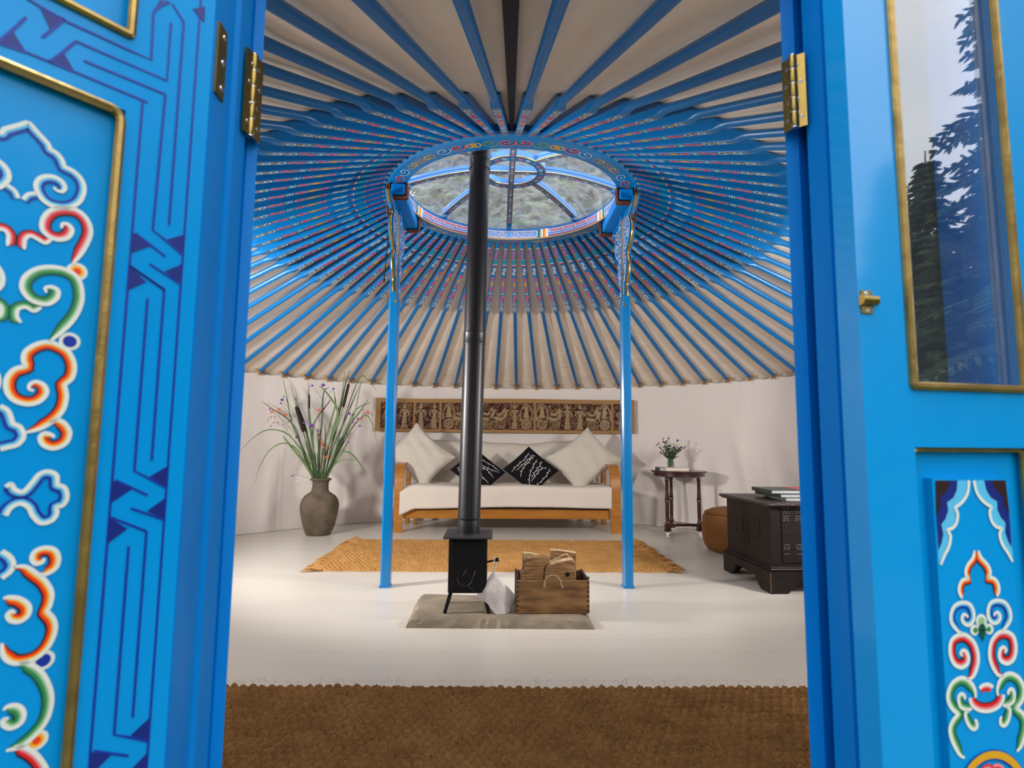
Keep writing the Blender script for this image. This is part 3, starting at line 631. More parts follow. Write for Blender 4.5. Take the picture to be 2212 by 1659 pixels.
# hub ring + cross + eight curved spokes
def spz(r): t = (r-.19)/(.67-.19); return 2.56-.105*t**1.6
RH0, RH1, HZ = .165, .212, 2.56
mb = MB(); n = 64; prof = [(RH0, HZ), (RH1, HZ), (RH1, HZ+.045), (RH0, HZ+.045)]
vs = [pol(2*PI*j/n, r, z) for r, z in prof for j in range(n)]
for i, m in enumerate(('crown_blue', 'sky_blue', 'crown_blue', 'sky_blue')):
    mb.add([vs[(i % 4)*n+j] for j in range(n)]+[vs[((i+1) % 4)*n+j] for j in range(n)], [(j, (j+1) % n, n+(j+1) % n, n+j) for j in range(n)], m)
urh = (RH0+RH1)/2; fr_h = lambda s_, t, h: pol(s_/urh, urh+t, HZ-h)
for i in range(24):
    kd = ['knot', 'blue', 'red'][i % 3]
    cx = i*2*PI*urh/24; pts = smooth_path([(cx+x*.017, y*.012) for x, y in CUR], 3)
    if kd == 'knot': disc(mb, (cx, 0), .008, 'yl', fr_h, .0007, 10, .004)
    else:
        ribbon(mb, pts, [(-.0022, .0022, 'wh' if kd == 'blue' else 'pk')], fr_h, .0006, taper=False); ribbon(mb, pts, [(.0016, .004, 'te' if kd == 'blue' else 'rd')], fr_h, .0009, taper=False)
mb.build('hub_ring', crown, angle=30)
mb = MB()
for r in (RH0, RH1): mb.tube([pol(2*PI*j/48, r, HZ+.004) for j in range(49)], .0045, 'gold', 6)
mb.build('hub_beading', crown)
def small_scrolls(mb, F, x0, x1, step, w):
    i = 0; x = x0
    while x < x1:
        kd = ['red', 'green', 'blue', 'yl', 'blue', 'green'][i % 6]
        if kd == 'yl':
            for a in (-1, 1): ribbon(mb, [(x-step*.35, -w*a), (x+step*.35, w*a)], [(-.0013, .0013, 'yl')], F, .0008, taper=False)
        else:
            pts = smooth_path([(x+px*step*.42, py*w*1.1) for px, py in CUR], 3)
            ribbon(mb, pts, [(-.0019, .0019, {'red': 'pk', 'green': 'be', 'blue': 'wh'}[kd])], F, .0007, taper=False)
        x += step; i += 1
def make_spoke():
    mb = MB(); g = MB(); xs = np.linspace(.205, .668, 18)
    for a, b, m in (((-1, 0), (1, 0), 'crown_blue'), ((1, 0), (1, 1), 'sky_blue'), ((1, 1), (-1, 1), 'sky_blue'), ((-1, 1), (-1, 0), 'sky_blue')):  # sides in a paler blue: the daylight on them is put into the colour
        vs = []
        for x in xs:
            for yy, zz in (a, b): vs.append((x, yy*.0145, spz(x)+zz*.048))
        mb.add(vs, [(2*i, 2*i+1, 2*i+3, 2*i+2) for i in range(len(xs)-1)], m)
    for s_ in (-1, 1):
        vs = []
        for x in xs:
            for zz in (.026, .030): vs.append((x, s_*.0150, spz(x)+zz))
        mb.add(vs, [(2*i, 2*i+1, 2*i+3, 2*i+2) for i in range(len(xs)-1)], 'nb')
    mb.box((.655, 0, spz(.655)+.0), (.03, .034, .03), 'crown_blue')
    small_scrolls(mb, lambda x, y, h: (x, y, spz(x)-h), .235, .62, .030, .009)
    for s_ in (-1, 1): g.tube([(x, s_*.0165, spz(x)+.005) for x in xs], .0042, 'gold', 6)
    return mb, g
s_mb, s_g = make_spoke()
sp0 = s_mb.build('spoke', None, angle=30); sg0 = s_g.build('gold_bead'); sg0.parent = sp0
for i in range(8):
    if i: o = sp0.copy(); COL.objects.link(o); k = sg0.copy(); COL.objects.link(k); k.parent = o
    else: o = sp0
    o.parent = crown; o.location = Vector((CX, CY, 0))-crown.location; o.rotation_euler = (0, 0, i*PI/4)
def make_cb():
    mb = MB(); g = MB()
    for a, b, m in (((-1, 0), (1, 0), 'crown_blue'), ((1, 0), (1, 1), 'sky_blue'), ((1, 1), (-1, 1), 'sky_blue'), ((-1, 1), (-1, 0), 'sky_blue')):
        mb.add([(x, yy*.0135, HZ+zz*.045) for x in (-RH0, RH0) for yy, zz in (a, b)], [(0, 1, 3, 2)], m)
    small_scrolls(mb, lambda x, y, h: (x, y, HZ-h), -.14, .15, .03, .008)
    for s_ in (-1, 1): g.tube([(-RH0, s_*.015, HZ+.004), (RH0, s_*.015, HZ+.004)], .004, 'gold', 6)
    return mb, g
for i in range(2):
    a, b = make_cb()
    if i: a.v = [(x, y, z+.0015) for x, y, z in a.v]
    o = a.build('hub_bar', None, angle=30); k = b.build('gold_bead'); k.parent = o; o.parent = crown; o.location = Vector((CX, CY, 0))-crown.location; o.rotation_euler = (0, 0, PI/2*i)
# clear cover over the crown
def cover(u, v):
    p = 2*PI*u; r = .84*v+.001
    z = 2.64-.15*min(1, (r/.70))**2
    if r > .70: z -= (r-.70)*.5
    z += (.008*math.sin(9*p+3*r*7)+.006*math.sin(17*p)*math.sin(11*r*3)+.004*math.sin(31*p+5))*min(1, r*1.6)
    return pol(p, r, z)
mb = MB(); mb.grid(cover, 160, 24, 'plastic', wrapu=True)
tag(mb.build('crown_cover'), 'clear wrinkled plastic sheet stretched over the roof crown', 'cover')

# ------------------------------------------------------------------ the two posts with bolsters, brackets and ropes
def lerp_pts(pts, k):
    return pts
def make_post(x0, y0):
    t = Vector((x0, y0, 0)); P = MB(); zb = 1.72
    w = .030; c = .010
    oct_ = lambda w, c: [(w, w-c), (w-c, w), (-w+c, w), (-w, w-c), (-w, -w+c), (-w+c, -w), (w-c, -w), (w, -w+c)]
    sq = oct_(w, .003); oc = oct_(w, c)
    rings = [(0, oct_(.033, .002)), (.012, oct_(.033, .002)), (.014, oc), (zb, oc), (zb+.02, oct_(.026, .003)), (2.29, oct_(.026, .003))]
    vs = [(x0+x, y0+y, z) for z, o_ in rings for x, y in o_]; k = len(rings)
    P.add(vs, [(i*8+j, i*8+(j+1) % 8, (i+1)*8+(j+1) % 8, (i+1)*8+j) for i in range(k-1) for j in range(8)]+[tuple(range(8))[::-1], tuple((k-1)*8+j for j in range(8))], 'post_blue')
    return P
BRK = [(.0, 1.70), (.030, 1.76), (.036, 1.80), (.030, 1.83), (.05, 1.86), (.085, 1.90), (.10, 1.96), (.075, 2.0), (.085, 2.03), (.14, 2.06), (.185, 2.11), (.19, 2.17), (.16, 2.20), (.175, 2.225), (.25, 2.25), (.30, 2.29), (.0, 2.29)]
def build_post(sx, label):
    x0 = CX+sx*.7229-sx*.005; y0 = CY
    root = thing('support_post', label, 'post', (x0, y0, 0), 'pair of blue posts holding up the crown')
    make_post(x0, y0).build('post_shaft', root, angle=25)
    # bracket boards fore and aft
    for s_ in (-1, 1):
        b = MB(); F = lambda a, z, h: (x0+h, y0+s_*(.026+a), z)
        pts = smooth_path(BRK[:-1], 3)+[BRK[-1]]
        b.prism(pts, -.016, .016, 'post_blue', F)
        bb = b
        for side in (-1, 1):
            G = lambda a, z, h, side=side: (x0+side*(.016+h), y0+s_*(.026+a), z)
            edge = smooth_path([(max(.004, a-.010), z+.012) for a, z in BRK[1:-2]], 3)
            ribbon(bb, edge, [(-.002, .002, 'wh')], G, .0008, taper=False)
            for (cx, cz, L, m) in ((.05, 2.22, .04, 'go'), (.11, 2.21, .035, 'yl'), (.07, 2.15, .04, 'go'), (.13, 2.13, .03, 'wh'), (.06, 2.08, .035, 'yl'), (.045, 2.0, .035, 'ro'), (.04, 1.93, .03, 'wh'), (.03, 1.87, .022, 'wh')):
                p2 = smooth_path([(cx+px*L*.75, cz+py*L) for px, py in CUR], 3)
                ribbon(bb, p2, [(-.0035, .0035, 'wh')], G, .0008, taper=False); ribbon(bb, p2, [(-.0016, .0016, m)], G, .0012, taper=False)
        o = b.build('bracket', root, angle=40)
        g = MB(); g.tube([(x0, y0+s_*(.030+a), z) for a, z in smooth_path(BRK[1:-1], 3)], .0085, 'gold', 8); g.build('gilt_edge', o)
    g = MB()
    g.box((x0-sx*.012, y0-.031, 1.98), (.016, .010, .56), 'gold', None, .003); g.tube([(x0-sx*.02, y0-.038, 1.86), (x0-sx*.016, y0-.05, 1.90), (x0-sx*.010, y0-.040, 1.97), (x0-sx*.012, y0-.048, 2.05), (x0, y0-.040, 2.13), (x0+sx*.004, y0-.036, 2.27)], [.004, .008, .006, .009, .006, .006], 'gold', 8)
    g.build('gilt_strip', root)
    for side in (-1, 1):
        g = MB()
        G = lambda a, z, h, side=side: (x0+side*(.026+h), y0+a, z)
        for i in range(14):
            p2 = smooth_path([(px*.016, 1.78+i*.036+py*.015) for px, py in CUR], 3)
            ribbon(g, p2, [(-.0022, .0022, ['wh', 'pk', 'lb'][i % 3])], G, .0008, taper=False)
        g.build('painted_scrolls', root)
    # bolster (a beam along the depth of the room)
    bz = 2.325; bx = x0+sx*-.045
    bo = thing('bolster_beam', 'short blue beam on top of the %s post, roped to the crown' % ('left' if sx < 0 else 'right'), 'beam', (bx, y0, 2.29))
    b = MB(); b.box((bx, y0+.04, bz), (.078, .60, .066), 'frame_blue', None, .006)
    for s_ in (-1, 1): b.lathe([(.0, -.006), (.055, -.006), (.055, .006), (0, .006)], (bx+sx*.045, y0-.22, bz-.06), 'post_blue', 20, (1, 0, 0), False) if s_ < 0 else None
    b.build('beam', bo, angle=30)
    for j, yy in enumerate((y0-.225, y0+.305)):
        r_ = MB()
        for t in range(5):
            q = t*.010-.02; pts = []
            for a in np.linspace(0, 2*PI, 25):
                cs, sn = math.cos(a), math.sin(a); m_ = max(abs(cs)/.050, abs(sn)/.048)
                pts.append((bx+cs/m_, yy+q, bz+.004+sn/m_))
            r_.tube(pts, .0058, 'rope', 6)
        if j == 0:
            kx = bx+sx*.058
            for q in range(9):
                a = R.uniform(0, 6.3); r_.tube([(kx+.014*math.cos(a+u), yy+R.uniform(-.01, .01), bz+.02+.022*math.sin(a+u*1.3)) for u in (0, .8, 1.6, 2.4, 3.2)], .0055, 'rope', 6)
            r_.tube([(kx, yy, bz), (kx+sx*.010, yy+.01, bz-.07), (kx+sx*.004, yy+.02, bz-.15)], [.006, .006, .008], 'rope', 6)
            r_.tube([(kx-sx*.012, yy, bz), (kx-sx*.01, yy-.01, bz-.06), (kx-sx*.014, yy, bz-.12)], [.006, .006, .009], 'rope', 6)
        else:
            up = HC+.09-bz
            r_.tube([(bx-sx*.048, yy, bz-.02), (bx-sx*.054, yy+.02, bz+up*.5), (bx-sx*.05, yy+.03, bz+up)], .007, 'rope', 6)
        tag(r_.build('rope_binding'), 'brown rope lashed round the %s end of the %s beam' % ('near' if j == 0 else 'far', 'left' if sx < 0 else 'right'), 'rope')
    return root
build_post(-1, 'blue octagonal post with gilded bracket standing left of the stove flue')
build_post(1, 'blue octagonal post with gilded bracket standing right of the log crate')
# black cord hanging by the left post
x0 = CX-.7229
mb = MB(); a = PY(838, 440, CY+.02); pts = [PY(840, 448, CY+.05), PY(841, 470, CY+.05), PY(838, 520, CY+.06), PY(833, 570, CY+.06), PY(829, 610, CY+.07)]
mb.tube(pts, [.010, .007, .0035, .003, .005], 'cord', 6)
tag(mb.build('hanging_cord'), 'thin black cord hanging beside the left post', 'cord')

# ================================================================== DOORWAY
def col(px, Y, v=880): p = PY(px, v, Y); return (p.x, p.y)
ZB, ZT = -.04, 1.60
def post_prism(mb, plan, m, z0=ZB, z1=ZT): mb.prism(plan, z0, z1, m)
# vertical pieces follow the plan outline; all are upright timbers
fl = thing('trim_1', 'blue moulded timber door frame around the doorway', 'door frame', (0, .7, 0), kind='structure')
J0 = col(524, .74); J1 = col(500, .735); G1 = col(497, .76); B0 = col(494, .72); B1 = col(478, .70); B2 = col(468, .685); B3 = col(442, .665); B4 = col(436, .65); B5 = col(409, .622)
mb = MB(); mb.prism([J0, J1, (J1[0]-.05, J1[1]+.01), (J0[0]-.05, J0[1]+.06), col(522, .795)], ZB, ZT, 'frame_blue'); o = mb.build('jamb', fl, angle=20); recalc(o)
mb = MB(); mb.prism([G1, B0, B1, B2, (B2[0]-.004, B2[1]-.006), B3, B4, B5, (B5[0]-.10, B5[1]+.03), (B5[0]-.10, B5[1]+.12), (G1[0]-.02, G1[1]+.01)], ZB, ZT, 'frame_blue'); o = mb.build('moulded_board', fl, angle=20); recalc(o)
K0 = col(1720, .74); K1 = col(1750, .735); K2 = col(1753, .77); K3 = col(1767, .765); K4 = col(1770, .72); K5 = col(1806, .69); K6 = col(1812, .682); K7 = col(1822, .682); K8 = col(1838, .665); K9 = col(1864, .625)
mb = MB(); mb.prism([K0, K1, (K1[0]+.05, K1[1]+.03), (K0[0]+.05, K0[1]+.06), col(1722, .795)][::-1], ZB, ZT, 'frame_blue'); o = mb.build('jamb', fl, angle=20); recalc(o)
mb = MB(); mb.prism([K3, K4, K5, K6, K7, K8, K9, (K9[0]+.012, K9[1]+.02), (K9[0]+.03, K9[1]+.12), (K3[0]+.02, K3[1]+.02)], ZB, ZT, 'frame_blue'); o = mb.build('moulded_board', fl, angle=20); recalc(o)
mb = MB(); mb.box((.04, .745, 1.575), (.86, .10, .07), 'frame_blue', None, .005); mb.build('lintel', fl)
mb = MB(); mb.box((.04, .76, -.01), (.86, .14, .05), 'frame_blue', None, .005); mb.build('threshold', fl)
mb = MB(); h = PY(1752, 325, .73); mb.tube([h, h+Vector((.006, -.006, -.002)), h+Vector((.012, -.010, -.003)), h+Vector((.014, -.012, .004))], .0018, 'black_iron', 6); mb.build('hook', fl)

def hinge(name, C, u1, u2, hgt, w1, w2, bar_out, parent, screws=4):
    """butt hinge: knuckle at C (top), leaves along plan directions u1, u2"""
    root = MB(); C = Vector(C)
    for ui, (u, w) in enumerate(((Vector((*u1, 0)).normalized(), w1), (Vector((*u2, 0)).normalized(), w2))):
        nrm = Vector((0, 0, 1)).cross(u)
        if nrm.y > 0: nrm = -nrm
        c = C+u*(w/2)+Vector((0, 0, -hgt/2)); rot = Matrix((u, nrm, Vector((0, 0, 1)))).transposed()
        root.box(c+nrm*.0012, (w, .0024, hgt), 'brass', rot)
        for q in range(screws):
            pz = C+u*(w*(.62 if q % 2 else .40))+Vector((0, 0, -hgt*(.14+.72*q/(screws-1))))+nrm*.0026
            root.lathe([(.0, 0), (.0026, 0), (.0021, .0008), (0, .0008)], pz, 'steel', 12, nrm, False)
            root.box(pz+nrm*.0011, (.0040, .0004, .0008), 'black_iron', rot)
    for q in range(5):
        z1 = C.z-hgt*q/5; z0 = C.z-hgt*(q+1)/5+.0022
        if q % 2 == 0: z1 += 0
        root.lathe([(.0, z0), (.0052, z0), (.0056, z0+.001), (.0056, z1-.001), (.0052, z1), (0, z1)], (C.x+bar_out[0], C.y+bar_out[1], 0), 'brass', 14, None, False)
        root.lathe([(0, z0-.0022), (.0048, z0-.0022), (.0048, z0), (0, z0)], (C.x+bar_out[0], C.y+bar_out[1], 0), 'steel', 14, None, False)
    root.ball((C.x+bar_out[0], C.y+bar_out[1], C.z), .0045, 'steel', 10, 6)
    return root.build(name, parent, angle=40)
t1 = PY(540, 130, .728); t2 = PY(538, 303, .728)
def hin(pc, pl, pr, z1, z0, wl, wr):
    C_ = col(*pc); A_ = col(*pl); B_ = col(*pr)
    hinge('hinge', (C_[0], C_[1], z1), (A_[0]-C_[0], A_[1]-C_[1]), (B_[0]-C_[0], B_[1]-C_[1]), z1-z0, wl, wr, (0, -.003), fl)
hin((507, .722), (476, .695), (524, .735), t1.z, t2.z, .021, .0135)
t1 = PY(1715, 132, .728); t2 = PY(1725, 285, .728)
hin((1741, .722), (1719, .735), (1771, .712), t1.z, t2.z, .0135, .017)

# ---------------- door leaves
def plane_map(Hp, d):
    """s along the leaf from the hinge, z up; n towards the camera side"""
    d = Vector((d[0], d[1], 0)).normalized(); nn = d.cross(Vector((0, 0, 1)))
    if nn.dot(Vector((0, 0, 0))-Vector((Hp[0], Hp[1], 0))) < 0: nn = -nn
    H0 = Vector((Hp[0], Hp[1], 0))
    def to(s_, z, h=0): return H0+d*s_+nn*h+Vector((0, 0, z))
    def px(u, v):
        r = ray(u, v); t = (H0-O).dot(nn)/r.dot(nn); P = O+r*t; return ((P-H0).dot(d), P.z)
    return to, px, nn
def frame_leaf(to, mb, s0, s1, z0, z1, h0, h1, m):
    vs = [to(s_, z, h) for h in (h0, h1) for s_, z in ((s0, z0), (s1, z0), (s1, z1), (s0, z1))]
    mb.add(vs, [(0, 1, 2, 3), (7, 6, 5, 4), (0, 4, 5, 1), (1, 5, 6, 2), (2, 6, 7, 3), (3, 7, 4, 0)], m)
def bead_loop(mb, to, s0, s1, z0, z1, h, r, m, cr=.008):
    pts = []
    for (cs, cz, a0) in ((s1-cr, z1-cr, 0), (s0+cr, z1-cr, PI/2), (s0+cr, z0+cr, PI), (s1-cr, z0+cr, 3*PI/2)):
        for k in range(5): a = a0+k*PI/8; pts.append(to(cs+cr*math.cos(a), cz+cr*math.sin(a), h))
    pts.append(pts[0]); pts.append(pts[1])
    mb.tube(pts, r, m, 8, False)
# left leaf: swung out towards the camera's left
LD = (-math.sin(math.radians(38)), -math.cos(math.radians(38)))
LH = col(407, .622)
to, px, nn = plane_map(LH, LD)
sax = px(52, 352)[0]; sbead = px(212, 830)[0]; LW = 2*sax
d1 = thing('door_1', 'open blue door leaf on the left with painted scrolls, key pattern and gold beading', 'door', (LH[0], LH[1], 0), kind='structure')
zp1 = px(150, 178)[1]; zrail = px(290, 80)[1]; zs0 = .10
zmid = px(100, 165)[1]
z_low_top = px(262, 235)[1]; z_up_bot = px(282, 84)[1]
mb = MB()
for a, b in ((0, sbead-.004), (LW-sbead+.004, LW)): frame_leaf(to, mb, a, b, .02, ZT-.03, -.030, 0, 'door_blue')
stile = mb
zlp = z_low_top
for a, b in ((.02, .12), (zlp, z_up_bot), (ZT-.11, ZT-.03)): frame_leaf(to, mb, sbead-.004, LW-sbead+.004, a, b, -.030, 0, 'door_blue')
# painted key pattern
def L(*pts, w=.0011, m='nv', F=None): ribbon(stile, [F(*p) if F else px(*p) for p in pts], [(-w, w, m)], to, .0005, taper=False)
c2 = lambda x, y: (x/2.002, 830+y/2.002)
def rel(x, y): return px(*c2(x, y))
sL = rel(470, 600)[0]; sR = rel(709, 590)[0]
zc = rel(600, 510)[1]; zk = px(340, 563)[1]; DZ = zk-zc
def Rk(x, y, k):
    s_, z = rel(x, y); return (s_, z+k*DZ)
zt_pat = px(370, 205)[1]
for s_ in (sL, sR): ribbon(stile, [(s_, .06), (s_, px(637/1.998, 442/1.998)[1] if s_ == sL else ZT-.06)], [(-.0012, .0012, 'nb')], to, .0005, taper=False)
for k in range(-2, 3):
    q = lambda x, y: Rk(x, y, k)
    T = [[(498, 415), (575, 450), (482, 515)], [(722, 352), (718, 445), (645, 400)], [(715, 490), (708, 585), (635, 548)], [(475, 575), (550, 625), (468, 690)]]
    if k == 2: continue
    for t_ in T:
        P_ = [q(*p) for p in t_]; P_ = [(sL if abs(a-sL) < .012 else sR if abs(a-sR) < .012 else a, b) for a, b in P_]
        poly(stile, P_, 'nv', to, .0006)
    lw = .0012
    A0 = q(580, 375); E0 = q(637, 635); V0 = q(550, 700); B0_ = q(655, 330)
    zn = DZ
    top_next = q(550, 700)[1]+DZ
    if k < 1: va = [(A0[0], V0[1]+DZ), A0, q(640, 405), q(718, 447)]
    else: va = [px(357, 205), A0, q(640, 405), q(718, 447)]
    ribbon(stile, va, [(-lw, lw, 'nb')], to, .0008, taper=False)
    vb = [(B0_[0], B0_[1]), (B0_[0], E0[1]+DZ if k < 1 else px(404, 52)[1])]
    if k == 1: ribbon(stile, [vb[1], px(372, 8)], [(-lw, lw, 'nb')], to, .0008, taper=False)
    ribbon(stile, vb, [(-lw, lw, 'nb')], to, .0008, taper=False)
    if k < 1: ribbon(stile, [vb[1], (q(475, 575)[0], q(475, 575)[1]+DZ)], [(-lw, lw, 'nb')], to, .0008, taper=False)
    ribbon(stile, [q(498, 415), q(638, 480)], [(-lw, lw, 'nb')], to, .0008, taper=False)
    ribbon(stile, [q(565, 537), q(708, 585)], [(-lw, lw, 'nb')], to, .0008, taper=False)
    if k == 1: ribbon(stile, [q(475, 575), E0], [(-lw, lw, 'nb')], to, .0008, taper=False)
cT = lambda x, y: px(x/6.143, y/6.143)
for t_ in ([(525, 95), (850, 240), (665, 395)], [(0, 555), (165, 410), (350, 700)], [(650, 830), (840, 695), (1000, 970)]): poly(stile, [cT(*p) for p in t_], 'nv', to, .0006)
for l_ in ([(345, 230), (180, 385), (-60, 590)], [(560, 500), (860, 255)], [(650, 830), (840, 690), (1010, 545)]): ribbon(stile, [cT(*p) for p in l_], [(-.0012, .0012, 'nb')], to, .0008, taper=False)
c1 = lambda x, y: px(x/1.998, y/1.998)
for l_ in ([(110, -10), (175, 30), (290, 95), (560, 218), (652, 258), (662, 60), (668, 45), (720, 5)], [(330, 180), (720, 348), (738, 100)], [(360, 262), (715, 408)], [(-60, 170), (110, 225), (325, 312), (637, 442)]): ribbon(stile, [c1(*p) for p in l_], [(-.0012, .0012, 'nb')], to, .0008, taper=False)
for t_ in ([(665, 45), (690, 0), (740, 12)], [(830, 40), (885, 28), (882, 100)]): poly(stile, [c1(*p) for p in t_], 'nv', to, .0006)
stile.build('door_frame', d1, angle=20)
# lower painted panel
mb = MB(); frame_leaf(to, mb, sbead-.006, LW-sbead+.006, .10, zlp+.004, -.022, -.006, 'door_blue')
HP = -.006
tp = lambda s_, z, h: to(s_, z, HP+h)
# pixel -> panel plane
H0v = Vector((LH[0], LH[1], 0)); dv = Vector((LD[0], LD[1], 0)).normalized()
def pxp(u, v, off=HP):
    r = ray(u, v); t = (H0v+nn*off-O).dot(nn)/r.dot(nn); P = O+r*t; return ((P-H0v-nn*off).dot(dv), P.z)
kA = lambda x, y: pxp(x/3.607, 240+y/3.607)
kB = lambda x, y: pxp(x/3.457, 700+y/3.457)
kC = lambda x, y: pxp(x/3.323, 1160+y/3.323)
axp = pxp(52, 352)[0]
S1 = .0018
PAL = {'blue': ('w', 'cy', 'nb'), 'red': ('w', 'pk', 'rd', 'dk'), 'green': ('w', 'lg', 'gn', 'dg'), 'orange': ('w', 'or_', 'ro', 'dk')}
def paint(mbx, pts, pal, side, F, mirror=None, wsc=1.0, te=.10, tl=.10):
    """side: +1 = shading on the image's right-hand side of travel"""
    w = S1*wsc; cols = PAL[pal]; n_ = len(cols)-1; tot = 3.2*w; bands = [(-w, w, cols[0])]
    e = [1, 1.9, 3.3, 4.2] if n_ == 3 else [1, 2.1, 3.6]
    for sgn, P_ in ((1, pts), (-1, None)):
        if sgn < 0:
            if mirror is None: break
            P_ = [(2*mirror-a, b) for a, b in pts]
        sp_ = smooth_path(P_, 6)
        sd = side*sgn
        bb = [(-w, w, cols[0])]
        for i in range(n_): bb.append((sd*w*e[i], sd*w*(e[i+1] if i+1 < len(e) else e[i]+1), cols[i+1]))
        if sd < 0: bb = [bb[0]]+[(o0, o1, m) for o0, o1, m in bb[1:]]
        # clean taper: bands shrink towards the white line
        ribbon2(mbx, sp_, bb, F, te, tl)
def ribbon2(mbx, pts, bands, F, te, tl):
    n = len(pts); nor = []; cum = [0]
    for i in range(n):
        a = pts[max(i-1, 0)]; b = pts[min(i+1, n-1)]; dx, dy = b[0]-a[0], b[1]-a[1]; q = math.hypot(dx, dy) or 1; nor.append((-dy/q, dx/q))
        if i: cum.append(cum[-1]+math.hypot(pts[i][0]-pts[i-1][0], pts[i][1]-pts[i-1][1]))
    T = cum[-1] or 1
    for bi, (o0, o1, m) in enumerate(bands):
        vs = []
        for i in range(n):
            s_ = cum[i]/T; w = 1
            if te: w = min(w, s_/te)
            if tl: w = min(w, (1-s_)/tl)
            w = max(0, min(1, w))**.6
            if bi == 0: a0, a1 = o0*(.55+.45*w), o1*(.55+.45*w)
            else: a0, a1 = o0*w, o1*w
            x, y = pts[i]; nx, ny = nor[i]
            vs.append(F(x+nx*a0, y+ny*a0, .0010-.0001*bi if bi else .0012)); vs.append(F(x+nx*a1, y+ny*a1, .0010-.0001*bi if bi else .0012))
        mbx.add(vs, [(2*i, 2*i+1, 2*i+3, 2*i+2) for i in range(n-1)], m)
# which side of travel is "image right" on this plane: s grows to the image left, so flip
LR = 1
def PL(K, pts, pal, side, **kw): paint(mb, [K(*p) for p in pts], pal, side*LR, tp, axp, **kw)
c = lambda *a: list(a)
PL(kA, c((222, 85), (275, 150), (340, 220), (375, 260), (390, 300), (390, 300), (440, 330), (480, 380), (500, 435), (500, 435), (570, 470), (630, 530), (655, 610), (625, 700), (560, 745), (480, 755), (380, 730), (310, 670), (275, 590), (295, 535), (350, 510), (420, 515), (480, 550), (505, 600), (480, 630), (440, 620), (415, 595)), 'blue', 1, te=.02)
PL(kA, c((560, 1195), (640, 1100), (705, 960), (680, 850), (600, 775), (490, 755), (390, 775), (330, 840), (325, 920), (380, 980), (460, 1005), (530, 985), (560, 930), (530, 885), (485, 880), (475, 915)), 'red', -1)
PL(kA, c((400, 1000), (350, 1030), (290, 1000), (235, 975), (195, 1000), (185, 1080)), 'red', 1, wsc=.8)
PL(kA, c((380, 1800), (480, 1720), (560, 1640), (615, 1550), (640, 1440), (610, 1310), (520, 1240), (400, 1215), (280, 1230), (190, 1290), (165, 1370), (200, 1440), (270, 1490), (370, 1505), (440, 1460), (450, 1400), (400, 1370), (350, 1380), (360, 1415)), 'green', -1)
PL(kA, c((320, 1530), (260, 1560), (200, 1530), (140, 1545), (130, 1600), (160, 1650)), 'green', 1, wsc=.8)
PL(kB, c((190, 810), (300, 780), (400, 720), (470, 640), (495, 540), (480, 455), (480, 455), (540, 400), (555, 310), (520, 220), (450, 165), (360, 135), (270, 150), (190, 200), (170, 260), (185, 315), (185, 315), (100, 340), (45, 410), (45, 500), (100, 570), (200, 600), (290, 580), (345, 520), (330, 460), (270, 430), (220, 450), (215, 485), (250, 500)), 'orange', -1, te=.06)
PL(kB, c((360, 740), (420, 715), (480, 740), (520, 810), (490, 890), (400, 930), (320, 905), (295, 850), (330, 815), (390, 830), (395, 850)), 'orange', 1)
PL(kB, c((0, 610), (60, 650), (95, 745), (95, 745), (150, 770), (175, 840), (130, 900), (60, 920), (0, 935)), 'blue', 1, te=0, tl=0)
PL(kB, c((40, 1215), (80, 1195), (110, 1235), (170, 1250), (230, 1190), (290, 1120), (360, 1100), (420, 1130), (425, 1200), (425, 1200), (480, 1220), (500, 1290), (470, 1350), (420, 1365), (420, 1365), (420, 1420), (380, 1470), (300, 1485), (240, 1430), (210, 1370), (150, 1340), (80, 1370), (40, 1430)), 'blue', 1, te=0, tl=0)
PL(kC, c((285, 262), (330, 265), (400, 220), (420, 150), (390, 90), (320, 75), (250, 100), (225, 150), (250, 190), (300, 180), (315, 150)), 'orange', -1)
PL(kC, c((90, 215), (180, 210), (260, 260), (330, 320), (370, 400), (360, 480), (335, 530), (335, 530), (385, 590), (395, 670), (350, 780), (270, 860), (170, 900), (80, 900), (20, 850), (10, 760)), 'orange', 1)
PL(kC, c((20, 440), (60, 430), (140, 440), (205, 490), (200, 560), (140, 605), (75, 600), (50, 560), (80, 530), (105, 545)), 'orange', 1)
PL(kC, c((130, 900), (210, 910), (290, 960), (350, 1060), (370, 1170), (340, 1300), (260, 1410), (150, 1500), (40, 1530)), 'green', 1)
PL(kC, c((20, 1240), (60, 1210), (130, 1210), (170, 1260), (150, 1330), (80, 1370), (25, 1350), (20, 1310), (60, 1300)), 'green', 1)
PL(kC, c((100, 1500), (180, 1510), (260, 1560), (320, 1640), (350, 1720), (350, 1850), (290, 1950)), 'red', 1)
PL(kC, c((10, 100), (70, 140), (95, 195), (70, 250), (10, 295)), 'blue', 1, te=0, tl=0)
for K, x, y, cs in ((kA, 600, 1250, ('w', 'or_', 'ro')), (kB, 520, 130, ('w', 'nb', 'nb')), (kC, 310, 885, ('w', 'nb', 'nb')), (kC, 262, 1460, ('w', 'or_', 'ro'))):
    p0 = K(x, y)
    for sg in (0, 1):
        q0 = (2*axp-p0[0], p0[1]) if sg else p0
        for r_, m_, lf in ((.0085, cs[0], .0004), (.0055, cs[1], .0006), (.0032, cs[2], .0007)): disc(mb, q0, r_, m_, tp, lf, 18)
